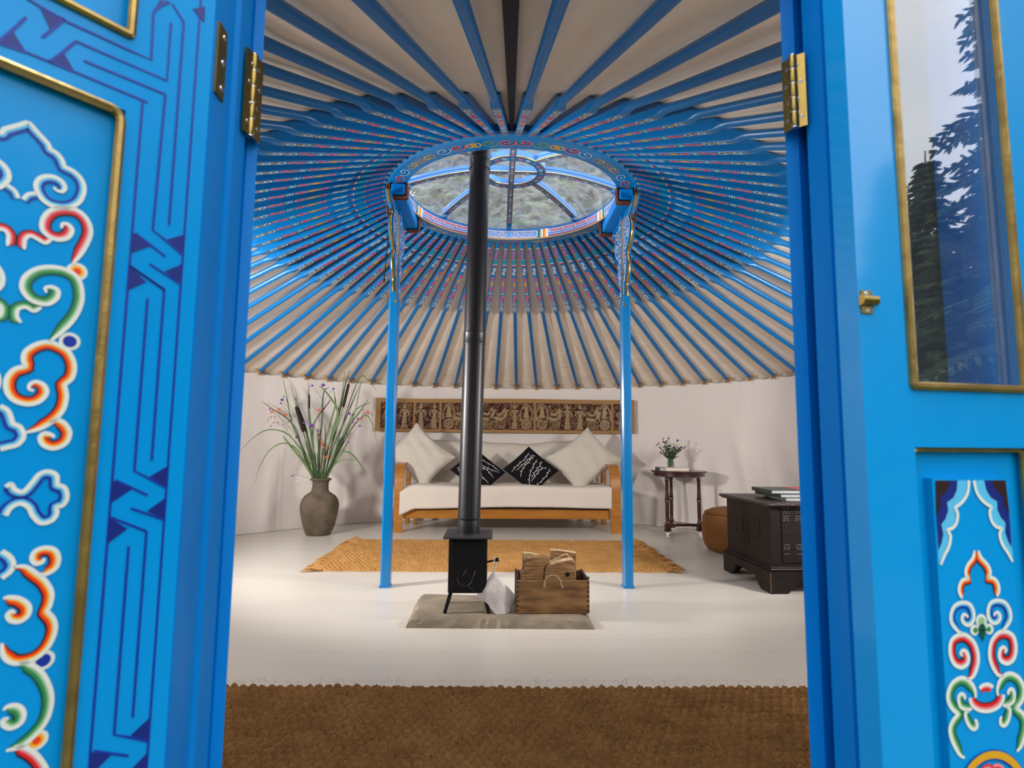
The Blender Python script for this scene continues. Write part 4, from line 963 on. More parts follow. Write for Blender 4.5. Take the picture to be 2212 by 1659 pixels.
# top and middle cloud outlines that cross the axis
def PN(K, pts, pal, side, **kw): paint(mb, [K(*p) for p in pts], pal, side*LR, tp, None, **kw)
PL(kA, c((175, 690), (215, 650), (285, 640)), 'blue', 1, te=0, wsc=.8)
PL(kA, c((222, 85), (130, 112), (50, 130), (20, 165)), 'blue', -1, te=.02, tl=.05) if False else None
mb.build('painted_panel', d1, angle=20)
g = MB(); bead_loop(g, to, sbead, LW-sbead, .115, zlp-.004, .001, .0048, 'gold', .010); g.build('gold_beading', d1)
su = px(285, 40)[0]
g = MB(); bead_loop(g, to, su, LW-su, z_up_bot+.003, ZT-.115, .001, .0045, 'gold', .003); g.build('gold_beading', d1)
mb = MB(); frame_leaf(to, mb, sbead-.004, LW-sbead+.004, z_up_bot-.002, ZT-.108, -.020, -.010, 'door_blue'); mb.build('upper_panel', d1, angle=20)
# half seen hinge on the outer edge
mb = MB(); tz = px(470, 30)[1]; tz = PY(470, 35, .62).z; bz_ = PY(468, 200, .63).z
uv = Vector((B4[0]-B5[0], B4[1]-B5[1], 0)).normalized(); nv = Vector((0, 0, 1)).cross(uv)
if nv.x < 0: nv = -nv
rot = Matrix((uv, nv, Vector((0, 0, 1)))).transposed(); cc = Vector((*B5, 0))+uv*.016+nv*.0014+Vector((0, 0, (tz+bz_)/2))
mb.box(cc, (.022, .0024, tz-bz_), 'brass', rot)
for q in range(3):
    pz = cc+Vector((0, 0, (q-1)*.032))+nv*.0013+uv*.003
    mb.lathe([(0, 0), (.0034, 0), (.0028, .001), (0, .001)], pz, 'steel', 12, nv, False)
mb.build('hinge', d1)

# right leaf: folded back flat, facing the camera
RD = (math.cos(math.radians(10)), math.sin(math.radians(10)))
RH = col(1866, .60)
to2, px2, nn2 = plane_map(RH, RD)
d2 = thing('door_2', 'open blue door leaf on the right with glazed upper pane, brass keep and painted lower panel', 'door', (RH[0], RH[1], 0), kind='structure')
sb = px2(1966, 800)[0]; zwb = px2(1968, 841)[1]; zrb = px2(1980, 966)[1]; ax2 = px2(2112, 1150)[0]; W2 = px2(2215, 800)[0]+sb-.003
s3 = px2(1976, 1100)[0]
mb = MB()
for a, b in ((0, sb), (W2-sb, W2)): frame_leaf(to2, mb, a, b, .02, ZT-.03, -.030, 0, 'door_gloss')
for a, b in ((.02, .11), (zrb, zwb), (ZT-.10, ZT-.03)): frame_leaf(to2, mb, sb, W2-sb, a, b, -.030, 0, 'door_gloss')
mb.build('door_frame', d2, angle=20)
g = MB(); bead_loop(g, to2, sb+.002, W2-sb-.002, zwb+.004, ZT-.106, .0015, .0048, 'gold', .002); g.build('gold_beading', d2)
g = MB(); bead_loop(g, to2, sb+.002, W2-sb-.002, .112, zrb-.002, -.007, .0036, 'gold', .008); g.build('gold_beading', d2)
mb = MB(); frame_leaf(to2, mb, sb+.001, W2-sb-.001, zwb+.001, ZT-.101, -.010, -.007, 'pane'); mb.build('glass_pane', d2, smooth=False)
mb = MB(); frame_leaf(to2, mb, sb-.01, W2-sb+.01, .10, zrb+.006, -.026, -.014, 'door_blue'); mb.build('lower_panel', d2, angle=20)
# raised painted field
kD = lambda x, y: px2(2000+x/5.184, 1020+y/5.184)
kE = lambda x, y: px2(2000+x/5.203, 1340+y/5.203)
kDE = lambda x, y: px2(2000+x/5.184, 1020+y/5.184)
mb = MB(); sl = kD(140, 95)[0]; ztp = kD(300, 92)[1]
vs = []
a0, a1, b1 = sl-.004, 2*ax2-sl+.004, ztp+.002
frame_leaf(to2, mb, a0, a1, .16, b1, -.014, -.004, 'door_blue')
tq = lambda s_, z, h: to2(s_, z, -.004+h)
def mir(pts): return [(2*ax2-a, b) for a, b in pts]
axt = kD(652, 500)[0]
def fixs(P_): return P_
lay = (('cy', [(140, 95), (590, 95), (572, 230), (495, 335), (400, 395), (430, 465), (415, 565), (365, 625), (292, 650), (332, 720), (305, 840), (250, 930), (195, 1045), (180, 1040), (160, 700)], .0004),
       ('nv', [(140, 95), (440, 95), (430, 200), (380, 290), (295, 340), (310, 430), (270, 530), (215, 585), (240, 700), (215, 800), (175, 880), (150, 480)], .0006),
       ('mr', [(140, 95), (335, 95), (320, 170), (270, 230), (205, 280), (210, 380), (160, 480), (148, 480)], .0008))
# axis correction: the traced left half is laid symmetrically about the panel's axis
tw = axt-ax2
def sym(pts): return [(a-tw*max(0, min(1, (a-sl)/(axt-sl))), b) for a, b in pts]
for m_, P_, lf in lay:
    Q = sym([kD(*p) for p in P_]); vs = [tq(a, b, lf) for a, b in Q]; mb.add(vs, [tuple(range(len(Q)))], m_)
    Q = mir(Q); mb.add([tq(a, b, lf) for a, b in Q], [tuple(range(len(Q)))[::-1]], m_)
def PR(pts, pal, side, wsc=1.0, **kw): paint(mb, sym(pts), pal, -side, tq, ax2, wsc=wsc*1.12, **kw)
PAL['white'] = ('w',)
PR([kD(*p) for p in ((590, 95), (570, 230), (495, 335), (395, 400), (395, 400), (430, 465), (415, 565), (365, 625), (288, 650), (288, 650), (330, 720), (308, 835), (250, 930), (195, 1045))], 'white', 1, te=0, tl=.1, wsc=.9)
S_R = -1
PR([kD(*p) for p in ((655, 880), (630, 960), (560, 1040), (530, 1110), (540, 1170), (572, 1188), (572, 1188), (490, 1210), (445, 1270), (440, 1350), (480, 1420))], 'orange', -1, te=.08, tl=.06, wsc=.85)
E_ = lambda *P_: [kE(*p) for p in P_]
PR(E_((480, 150), (420, 130), (345, 60), (322, 0), (330, -80), (380, -160), (480, -196), (580, -180), (630, -110), (640, -20), (600, 45), (545, 60), (490, 30), (475, -20), (500, -60), (545, -50), (555, -20)), 'blue', 1, wsc=.9)
PR(E_((530, 665), (590, 660), (640, 610), (685, 500), (690, 390), (650, 270), (580, 200), (500, 165), (400, 180), (325, 240), (305, 340), (320, 430), (370, 510), (460, 540), (540, 500), (560, 430), (530, 360), (480, 345), (450, 380), (480, 410)), 'red', -1)
PR(E_((490, 1560), (420, 1520), (340, 1400), (300, 1260), (330, 1150), (410, 1068), (410, 1068), (330, 1010), (280, 920), (280, 820), (330, 720), (430, 660), (520, 665), (600, 720), (645, 800), (650, 880)), 'green', 1)
PR(E_((600, 1005), (520, 1015), (440, 980), (415, 900), (430, 850), (470, 835), (505, 870), (490, 895)), 'green', 1, wsc=.85)
PR(E_((560, 1025), (510, 1050), (515, 1120), (560, 1200), (620, 1235), (665, 1200), (655, 1140), (630, 1130)), 'green', -1, wsc=.85)
cxk = kE(735, 880)
def loc(dx, dz): return (ax2+dx, cxk[1]+dz)
ww = abs(kE(900, 880)[0]-cxk[0])
ring = [loc(ww*1.15*math.cos(a), ww*.72*math.sin(a)) for a in np.linspace(PI*.97, PI*2.03, 22)]
ribbon2(mb, ring, [(-S1, S1, 'w'), (S1*.9, S1*2.2, 'pk'), (S1*2.2, S1*4.2, 'rd'), (S1*4.2, S1*5, 'dk')], tq, 0, 0)
top_ = [loc(ww*.52*math.cos(a), ww*.35+ww*.35*math.sin(a)) for a in np.linspace(PI*.85, PI*.15, 10)]
ribbon2(mb, top_, [(-S1, S1, 'w'), (-S1*.9, -S1*2.0, 'pk'), (-S1*2.0, -S1*4, 'rd')], tq, 0, 0)
fz = kE(712, 100)[1]
for dx, dz, r_, m_, lf in ((0, .008, .0075, 'w', .0010), (-.010, -.001, .0058, 'w', .0010), (.010, -.001, .0058, 'w', .0010), (0, .008, .0045, 'lg', .0014), (-.009, -.001, .003, 'gn', .0014), (.009, -.001, .003, 'gn', .0014), (0, .001, .0045, 'dg', .0016)):
    disc(mb, (ax2+dx, fz+dz), r_, m_, tq, lf, 16)
poly(mb, [(ax2-.006, fz), (ax2+.006, fz), (ax2, fz-.014)], 'dg', tq, .0016)
gz = kE(765, 1480)[1]; gr = .046
disc(mb, (ax2, gz-gr), gr, 'yl', tq, .0018, 48, gr-.0078); disc(mb, (ax2, gz-gr), gr+.001, 'nb', tq, .0015, 48, gr-.0095)
for s_ in (-1, 1): ribbon(mb, smooth_path([(ax2+s_*(.004+x*.014), gz-gr+.02+y*.014) for x, y in CUR], 4), [(-.0018, .0018, 'pk'), (.001, .003, 'rd')], tq, .0014, taper=False)
mb.build('painted_field', d2, angle=20)
mb = MB(); kp = px2(1868, 652)
frame_leaf(to2, mb, kp[0]-.006, kp[0]+.0085, kp[1]-.0135, kp[1]+.0125, 0, .0015, 'brass')
Pc = to2(kp[0]+.002, kp[1]+.001, .003)
mb.lathe([(.0, -.010), (.0058, -.010), (.0058, .010), (0, .010)], Pc, 'brass', 16, Vector((RD[0], RD[1], 0)), False)
for dz in (-.010, .009):
    mb.lathe([(0, 0), (.0026, 0), (.002, .0012), (0, .0012)], to2(kp[0]+.001, kp[1]+dz, .0015), 'steel', 10, nn2, False)
mb.build('brass_keep', d2)
# a second, plain leaf stands folded behind the glazed one
to3 = lambda s_, z, h=0: to2(s_, z, h-.075)
mb = MB(); q0 = .238
frame_leaf(to3, mb, q0, q0+.30, .02, ZT-.03, -.03, 0, 'frame_blue'); tag(mb.build('door_3', smooth=False), kind='structure')

# ================================================================== FURNISHINGS
# ---------------- coir rugs
def rug(name, label, x0, x1, y0, y1, pitch, m, hgt, fringe, seed, skew=0.0):
    rr = random.Random(seed); root = thing(name, label, 'rug', ((x0+x1)/2, (y0+y1)/2, 0))
    nx = int((x1-x0)/pitch*8); ny = int((y1-y0)/pitch*7); nx = min(nx, 900); ny = min(ny, 300)
    ph = [rr.uniform(0, 6.3) for _ in range(200)]
    def f(u, v):
        x = x0+(x1-x0)*u; y = y0+(y1-y0)*v+skew*(x-(x0+x1)/2)
        cy = y/pitch; row = int(math.floor(cy)); cx = x/pitch+.5*(row % 2)+.08*math.sin(ph[row % 200]+x*7)
        a = abs(math.sin(PI*cy)); b = abs(math.sin(PI*cx))
        z = hgt*(.12+.80*a**.6*(.25+.75*b**.6)*(.8+.2*math.sin(x*53+y*71)*math.sin(x*37-y*43))+rr.uniform(-.06, .10))
        if u in (0, 1) or v in (0, 1): z = .001
        y2 = y+.004*math.sin(x*40+ph[3]) if v in (0, 1) else y
        return (x, y2, max(z, .001))
    mb = MB(); mb.grid(f, nx, ny, m); o = mb.build('woven_field', root, angle=180)
    if fringe:
        for x, sg in ((x0, -1), (x1, 1)):
            y = y0; mb = MB()
            while y < y1:
                L = rr.uniform(.05, .115)
                for q in range(4):
                    a = rr.uniform(-.7, .7); z = rr.uniform(.006, .034); yy = y+rr.uniform(-.006, .006)+skew*(x-(x0+x1)/2)
                    mb.tube([(x-sg*.01, yy, .010), (x+sg*L*.5, yy+a*L*.3, z+.003), (x+sg*L, yy+a*L*.8, z*.5)], [.0050, .0045, .0018], m, 4)
                y += .017
            mb.build('fringe', root)
    else:
        mb = MB()
        for q in range(120):
            x = rr.uniform(x0, x1); a = rr.uniform(-1, 1); L = rr.uniform(.006, .028); yy = y1+skew*(x-(x0+x1)/2)-.004
            mb.tube([(x, yy, hgt*.7), (x+a*L*.5, yy+L*.5, hgt*.7+L*.6), (x+a*L*1.4, yy+L, hgt*.7+L*rr.uniform(.1, .9))], .0003, m, 3)
        tag(mb.build('loose_fibres', root), kind='stuff')
    return root
rug('coir_rug', 'golden coir rug with frayed ends lying between the stove and the sofa', -1.13, 1.18, 3.83, 4.97, .032, 'coir_light', .024, True, 4)
rug('door_mat', 'large brown woven coir mat just inside the doorway', -1.45, 1.55, .98, 2.055, .032, 'coir_dark', .028, False, 9, -.012)

# ---------------- stone hearth
sl = MB(); HZs = .036; rr = random.Random(2)
P0 = FL(876, 1357); P1 = FL(1286, 1360); P2 = FL(1246, 1284, HZs); P3 = FL(912, 1281, HZs)
y_b = P3.y
def edgept(a, b, n, amp):
    return [(a[0]+(b[0]-a[0])*i/n+rr.uniform(-amp, amp)*(0 < i < n), a[1]+(b[1]-a[1])*i/n+rr.uniform(-amp, amp)*(0 < i < n)) for i in range(n)]
cr = [(P0.x, P0.y), (P1.x, P1.y), (.475, y_b), (-.40, y_b)]
base = edgept(cr[0], cr[1], 44, .001)+edgept(cr[1], cr[2], 28, .002)+edgept(cr[2], cr[3], 20, .002)+edgept(cr[3], cr[0], 28, .002)
cxs, cys = .03, (P0.y+y_b)/2; n = len(base)
def inset(p, d): v = Vector((cxs-p[0], cys-p[1])); v.normalize(); return (p[0]+v.x*d, p[1]+v.y*d)
lay = [[(*p, .0) for p in base]]
mid = [inset(p, rr.uniform(.002, .016)) for p in base]; lay.append([(*p, rr.uniform(.010, .020)) for p in mid])
tpz = [inset(p, rr.uniform(.014, .026)) for p in mid]; lay.append([(*p, HZs-rr.uniform(.001, .006)) for p in tpz])
inn = [inset(p, .02) for p in tpz]; lay.append([(*p, HZs) for p in inn])
vs = sum(lay, []); sl.add(vs, [(i*n+j, i*n+(j+1) % n, (i+1)*n+(j+1) % n, (i+1)*n+j) for i in range(3) for j in range(n)]+[tuple(3*n+j for j in range(n))], 'slate')
fz_ = lambda x, y, h: (x, y, HZs+h)
for q in range(9): disc(sl, (-.10+rr.uniform(-.13, .16), 2.83+rr.uniform(-.04, .09)), rr.uniform(.003, .009), 'slate_dirt', fz_, .0006, 7, 0, .5)
for q in range(12): disc(sl, (rr.uniform(-.33, .4), rr.uniform(2.78, 3.2)), rr.uniform(.0015, .004), 'slate_dirt', fz_, .0006, 6)
tag(sl.build('stone_hearth', angle=22), 'rough-edged grey stone hearth slab on the white floor under the stove', 'hearth')

# ---------------- stove and flue
SX, SY = -.122, 2.90
stove = thing('wood_stove', 'small black cast iron wood stove with flat top on splayed legs on the hearth', 'stove', (SX, SY, HZs))
mb = MB(); mb.box((SX, SY, .262), (.186, .20, .262), 'black_iron', None, .004); mb.box((SX, SY-.101, .262), (.158, .006, .228), 'black_iron', None, .002)
mb.build('body', stove)
mb = MB(); mb.box((SX, SY-.016, .3985), (.236, .275, .010), 'iron_top', None, .004); mb.build('top_plate', stove)
for sx in (-1, 1):
    for sy in (-1, 1):
        mb = MB(); a = Vector((SX+sx*.078, SY+sy*.080, .136)); b = Vector((SX+sx*.106, SY+sy*.092, HZs+.001))
        mb.tube([a, b], [.013, .011], 'black_iron', 4); mb.build('leg', stove, smooth=False)
mb = MB(); q = smooth_path([(-.05, .205), (-.035, .175), (0, .170), (.02, .185), (.03, .215), (.04, .235)], 5)
mb.tube([(SX+a, SY-.1045, b) for a, b in q], .0016, 'iron_top', 5); mb.tube([(SX-.0, SY-.1045, .17), (SX+.03, SY-.1045, .145)], .0014, 'iron_top', 5); mb.tube([(SX-.02, SY-.1045, .215), (SX-.005, SY-.1045, .245), (SX+.0, SY-.1045, .225)], .0014, 'iron_top', 5)
mb.build('door_emblem', stove)
hx = PY(1052, 1214, SY-.06); hx2 = PY(1074, 1209, SY-.08)
mb = MB(); mb.tube([(SX+.09, SY-.06, hx.z), hx, hx2], [.005, .005, .005], 'black_iron', 6); mb.lathe([(0, -.006), (.0095, -.006), (.0095, .006), (0, .006)], hx2, 'black_iron', 14, (1, -.2, .1), False); mb.build('handle', stove)
fb = Vector((-.124, SY, .4035)); ft = PY(1037, 332, SY-.02); d = (ft-fb); ftop = fb+d*1.12
flue = thing('stove_flue', 'tall black steel flue pipe rising from the stove through the roof crown', 'flue', tuple(fb))
ax = d.normalized(); L_ = (ftop-fb).length
def seg(z0, z1, r): return [(0, z0), (r, z0), (r, z1), (0, z1)]
mb = MB(); mb.lathe([(0, 0), (.0555, 0), (.0555, .055), (.0545, .058), (.0545, .066), (.0575, .070), (.0575, .078), (.0565, .082), (.0555, .95), (.0555, .98)], fb, 'flue_black', 40, ax, False)
mb.build('lower_pipe', flue, angle=25)
j1 = (PY(1022, 722, SY)-fb).length; j2 = (PY(1035, 352, SY)-fb).length
mb = MB(); mb.lathe([(.0535, .96), (.0535, j1-.06), (.0575, j1-.058), (.0580, j1-.052), (.0570, j1-.048), (.0570, j1-.004), (.0580, j1), (.0575, j1+.006), (.0545, j1+.008), (.0530, j2-.05), (.0565, j2-.05), (.0570, j2-.045), (.056, j2-.04), (.056, j2), (.057, j2+.004), (.0545, j2+.008), (.0545, L_), (0, L_)], fb, 'flue_black', 40, ax, False)
mb.build('upper_pipe', flue, angle=25)
mb = MB(); pc = fb+ax*((2.545-fb.z)/ax.z)
mb.prism([(pc.x-.13, pc.y-.10), (pc.x+.155, pc.y-.10), (pc.x+.155, pc.y+.065), (pc.x-.10, pc.y+.10)], 2.545, 2.551, 'frame_blue'); mb.lathe([(.056, 0), (.075, 0), (.075, .012), (.056, .02)], (pc.x, pc.y, 2.551), 'flue_black', 24, None, False); mb.build('flashing_plate', flue)

# ---------------- knitted pot holder on the stove handle
hY = SY-.075
def hp(u, v, dy=0): return PY(u, v, hY-.012+dy)
c_t = hp(1066, 1232); c_l = hp(1028, 1288, -.01); c_r = hp(1114, 1288, .012); c_b = hp(1079, 1348, -.02); c_b2 = hp(1106, 1342, 0)
ph_ = thing('pot_holder', 'white knitted square pot holder with scorch marks hanging from the stove handle', 'pot holder', tuple(hx2))
mb = MB(); N = 26
def ph_pt(u, v):
    p = c_t*(1-u)*(1-v)+c_r*u*(1-v)+c_l*(1-u)*v+(c_b*.5+c_b2*.5)*u*v
    wob = .014*math.sin(u*4.2+.6)*math.sin(v*3.1)+.008*math.sin(5*u-3*v)
    return p+Vector((0, -wob*1.2, 0))
def ph_s(side):
    def f(u, v):
        p = ph_pt(u, v); e = min(u, v, 1-u, 1-v)
        k = abs(math.sin(v*PI*20))**.7*(.35+.65*abs(math.sin(u*PI*24+(.5*PI if int(v*20) % 2 else 0)))**.7)
        return p+Vector((0, side*(.0060*min(1, e*12)*(.45+.75*k)+.0002), 0))
    return f
mb.grid(ph_s(-1), 121, 121, 'knit'); mb.grid(ph_s(1), 20, 20, 'knit'); mb.build('knitted_square', ph_, angle=180)
mb = MB(); mb.tube([c_t+Vector((-.004, 0, 0)), hp(1063, 1224), hx2+Vector((-.013, -.002, .0)), hx2+Vector((-.010, 0, .014)), hx2+Vector((-.004, .006, .004)), hp(1071, 1226), c_t+Vector((.006, 0, 0))], .0032, 'knit', 6); mb.build('hanging_loop', ph_)

# ---------------- crate of split logs
cx0, cx1 = .115, .468; cy0, cy1 = 2.80, 3.04; cz0, cz1 = HZs+.001, .192
crate = thing('log_crate', 'rustic wooden crate with rope handle filled with split logs, right of the stove', 'crate', ((cx0+cx1)/2, (cy0+cy1)/2, HZs))
T_ = .012
mb = MB(); mb.box(((cx0+cx1)/2, cy0+T_/2, (cz0+cz1)/2), (cx1-cx0, T_, cz1-cz0), 'crate_wood', None, .003)
for q in range(8):
    z = cz0+.015+q*.022
    for x in (cx0+.006, cx1-.006): mb.box((x, cy0-.0004, z), (.010, .002, .010), 'crate_dark')
mb.build('front_board', crate)
mb = MB(); mb.box(((cx0+cx1)/2, cy1-T_/2, (cz0+cz1)/2), (cx1-cx0, T_, cz1-cz0), 'crate_wood', None, .003); mb.build('back_board', crate)
for x in (cx0+T_/2, cx1-T_/2):
    mb = MB(); mb.box((x, (cy0+cy1)/2, (cz0+cz1)/2+.003), (T_, cy1-cy0-2*T_, cz1-cz0+.006), 'crate_dark', None, .002); mb.build('side_board', crate)
mb = MB(); mb.box(((cx0+cx1)/2, (cy0+cy1)/2, cz0+.006), (cx1-cx0-2*T_, cy1-cy0-2*T_, .010), 'crate_dark'); mb.build('base_board', crate)
mb = MB(); hpz = lambda u, v: PY(u, v, cy0-.006)
mb.tube([hpz(1176, 1268)]+[hpz(u, v) for u, v in ((1177, 1256), (1181, 1247), (1190, 1243), (1201, 1243), (1208, 1250), (1212, 1260), (1215, 1270))], .0038, 'handle_rope', 8); mb.build('rope_handle', crate)
def log(label, front, depth, dy, m='log_bark', face='log_face', hole=None, seed=0):
    """split log: outline of its near side traced at depth, extruded away along dy"""
    r_ = random.Random(seed); n = len(front); pts = []
    F0 = [PY(u, v, depth) for u, v in front]; cc = sum(F0, Vector())/n
    dv_ = Vector(dy); k = 7; mb = MB(); vs = []
    dense = []
    for i in range(n):
        for j in range(4): dense.append(F0[i]*(1-j/4)+F0[(i+1) % n]*(j/4))
    N_ = len(dense); rough = [r_.uniform(-.0018, .0018) for _ in range(N_)]
    for a in range(k):
        t = a/(k-1)
        for i, p in enumerate(dense): vs.append(p+dv_*t+(p-cc).normalized()*(rough[i]+r_.uniform(-.0008, .0008)-(.002 if a in (0, k-1) else 0)))
    mb.add(vs, [(a*N_+j, a*N_+(j+1) % N_, (a+1)*N_+(j+1) % N_, (a+1)*N_+j) for a in range(k-1) for j in range(N_)], face)
    mb.add([vs[j] for j in range(N_)]+[cc], [(j, (j+1) % N_, N_) for j in range(N_)], m)
    mb.add([vs[(k-1)*N_+j] for j in range(N_)]+[cc+dv_], [((j+1) % N_, j, N_) for j in range(N_)], m)
    if hole:
        h = PY(hole[0], hole[1], depth-.0015); mb.lathe([(0, 0), (hole[2], 0), (hole[2]*.85, .001)], h, 'knot', 16, (0, -1, 0), True)
    return tag(mb.build('split_log', angle=30), label, 'log', 'split logs in the crate')
log('split log with a round black knot hole at the right of the crate', [(1180, 1224), (1206, 1213), (1238, 1208), (1241, 1216), (1246, 1256), (1176, 1256), (1176, 1238)], 2.87, (.0, .045, .004), 'log_bark', 'log_face', (1226, 1241, .011), 1)
log('cracked brown split log at the front left of the crate', [(1124, 1240), (1131, 1236), (1138, 1207), (1172, 1201), (1187, 1204), (1187, 1216), (1176, 1222), (1174, 1254), (1124, 1254)], 2.872, (0, .045, .004), 'log_bark', 'log_bark', None, 2)
log('pale split log standing at the rear left of the crate', [(1130, 1194), (1150, 1196), (1184, 1203), (1184, 1248), (1128, 1248)], 2.935, (0, .045, 0), 'log_face', 'log_face', None, 3)
log('pale split log highest at the rear right of the crate', [(1189, 1188), (1212, 1189), (1245, 1195), (1245, 1212), (1244, 1248), (1189, 1248)], 2.985, (0, .045, 0), 'log_bark', 'log_face', None, 4)
log('narrow split log wedged diagonally in the middle of the crate', [(1182, 1217), (1224, 1197), (1232, 1205), (1232, 1240), (1183, 1245)], 2.937, (0, .03, 0), 'log_bark', 'log_face', None, 5)

# ---------------- sofa
SL, SR_ = -.945, 1.205; SYF = 5.40
sofa = thing('futon_sofa', 'wide sofa bed with bentwood pine arms and natural linen mattress against the back wall', 'sofa', ((SL+SR_)/2, SYF+.35, 0))
def arm(xc):
    mb = MB(); path = [(SYF, 0), (SYF, .20), (SYF+.002, .40), (SYF+.02, .52), (SYF+.07, .60), (SYF+.15, .635), (SYF+.30, .640), (SYF+.62, .615)]
    pts = smooth_path(path, 5); w = .046; th = .028; vs = []
    for i, (y, z) in enumerate(pts):
        a = pts[max(i-1, 0)]; b = pts[min(i+1, len(pts)-1)]; dy, dz = b[0]-a[0], b[1]-a[1]; q = math.hypot(dy, dz); ny, nz = dz/q, -dy/q
        for sx, st in ((-1, 0), (1, 0), (1, 1), (-1, 1)): vs.append((xc+sx*w, y+ny*th*st, z+nz*th*st))
    k = len(pts); mb.add(vs, [(i*4+j, i*4+(j+1) % 4, (i+1)*4+(j+1) % 4, (i+1)*4+j) for i in range(k-1) for j in range(4)]+[(0, 1, 2, 3), tuple((k-1)*4+j for j in (3, 2, 1, 0))], 'pine')
    o = mb.build('bentwood_arm', sofa, angle=30); recalc(o)
    mb = MB(); mb.box((xc, SYF+.62, .315), (.05, .045, .63), 'pine', None, .006); mb.build('rear_leg', sofa)
arm(SL+.046); arm(SR_-.046)
mb = MB(); mb.box(((SL+SR_)/2, SYF+.06, .170), (SR_-SL-.184, .026, .088), 'pine', None, .006); mb.build('front_rail', sofa)
mb = MB(); mb.box(((SL+SR_)/2, SYF+.075, .222), (SR_-SL-.20, .05, .014), 'dark_slat'); mb.build('slat_support', sofa)
x = SL+.2; 
for q in range(14):
    mb = MB(); mb.box((SL+.20+q*(SR_-SL-.4)/13, SYF+.30, .2365), (.05, .50, .014), 'light_slat', None, .003); mb.build('slat', sofa)
for x in (SL+.14, SR_-.14):
    mb = MB(); mb.box((x, SYF+.55, .12), (.035, .035, .24), 'pine', None, .004); mb.build('inner_leg', sofa)
def softbox(mb, x0, x1, y0, y1, z0, z1, m, r=.05, top=None, seed=1, nx=48, lean=0.0):
    rr = random.Random(seed); ph = [rr.uniform(0, 6.3) for _ in range(8)]; prof = []
    # profile loop in (y,z)
    for cy, cz, a0 in ((y1-r, z1-r, 0), (y0+r, z1-r, PI/2), (y0+r, z0+r, PI), (y1-r, z0+r, 3*PI/2)):
        for k in range(5): prof.append((cy+r*math.cos(a0+k*PI/8), cz+r*math.sin(a0+k*PI/8)))
    n = len(prof); vs = []
    for i in range(nx+1):
        u = i/nx; x = x0+(x1-x0)*u; e = min(1, min(u, 1-u)*nx/2.2)**.5
        for y, z in prof:
            cy, cz = (y0+y1)/2, (z0+z1)/2; yy = cy+(y-cy)*(.72+.28*e); zz = cz+(z-cz)*(.72+.28*e)
            zz += .006*math.sin(x*7+ph[0]+y*5)+.004*math.sin(x*17+ph[1])+(top(u) if top and z > cz else 0)*e
            yy += .005*math.sin(x*9+ph[2]+z*8)+lean*(zz-z0)
            vs.append((x, yy, zz))
    mb.add(vs, [(i*n+j, i*n+(j+1) % n, (i+1)*n+(j+1) % n, (i+1)*n+j) for i in range(nx) for j in range(n)]+[tuple(range(n))[::-1], tuple(nx*n+j for j in range(n))], m)
mb = MB(); softbox(mb, SL+.10, SR_-.10, SYF+.03, SYF+.66, .247, .425, 'linen', .06, None, 3); mb.build('seat_mattress', sofa, angle=60)
mb = MB(); softbox(mb, SL+.16, SR_-.14, SYF+.46, SYF+.62, .34, .845, 'linen', .07, lambda u: .035*(abs(u-.5)*2)**3+.008*math.sin(u*9), 5, 60, .30); mb.build('back_mattress', sofa, angle=60)
# throw over the seat front
mb = MB()
def thr(u, v):
    x = SL+.075+(SR_-SL-.160)*u-(.012 if u < .02 else 0)
    # v: 0 back on seat -> 1 hanging hem
    if v < .55: y = SYF+.50-(.50-.035)*v/.55; z = .437+.006*math.sin(x*6)+.004*math.sin(x*15+y*20)
    elif v < .72:
        a = (v-.55)/.17*PI/2; y = SYF+.035-.045*math.sin(a); z = .437-.045+.045*math.cos(a)+.006*math.sin(x*6)
    else:
        t = (v-.72)/.28; hem = .232+.012*math.sin(x*2.2+.7)-.035*max(0, (.07-u)/.07); y = SYF-.010+.004*math.sin(x*13)*t+.006*math.sin(x*5+1)*t; z = .392*(1-t)+hem*t
    if u < .05: z -= (0.05-u)/.05*.05*(1 if v < .72 else .6)
    return Vector((x, y-.0, z))
mb.grid(thr, 130, 30, 'throw'); o = mb.build('sofa_throw', angle=180)
sm = o.modifiers.new('thick', 'SOLIDIFY'); sm.thickness = .006; sm.offset = 1
tag(o, 'cream linen throw draped over the front of the sofa seat', 'throw')

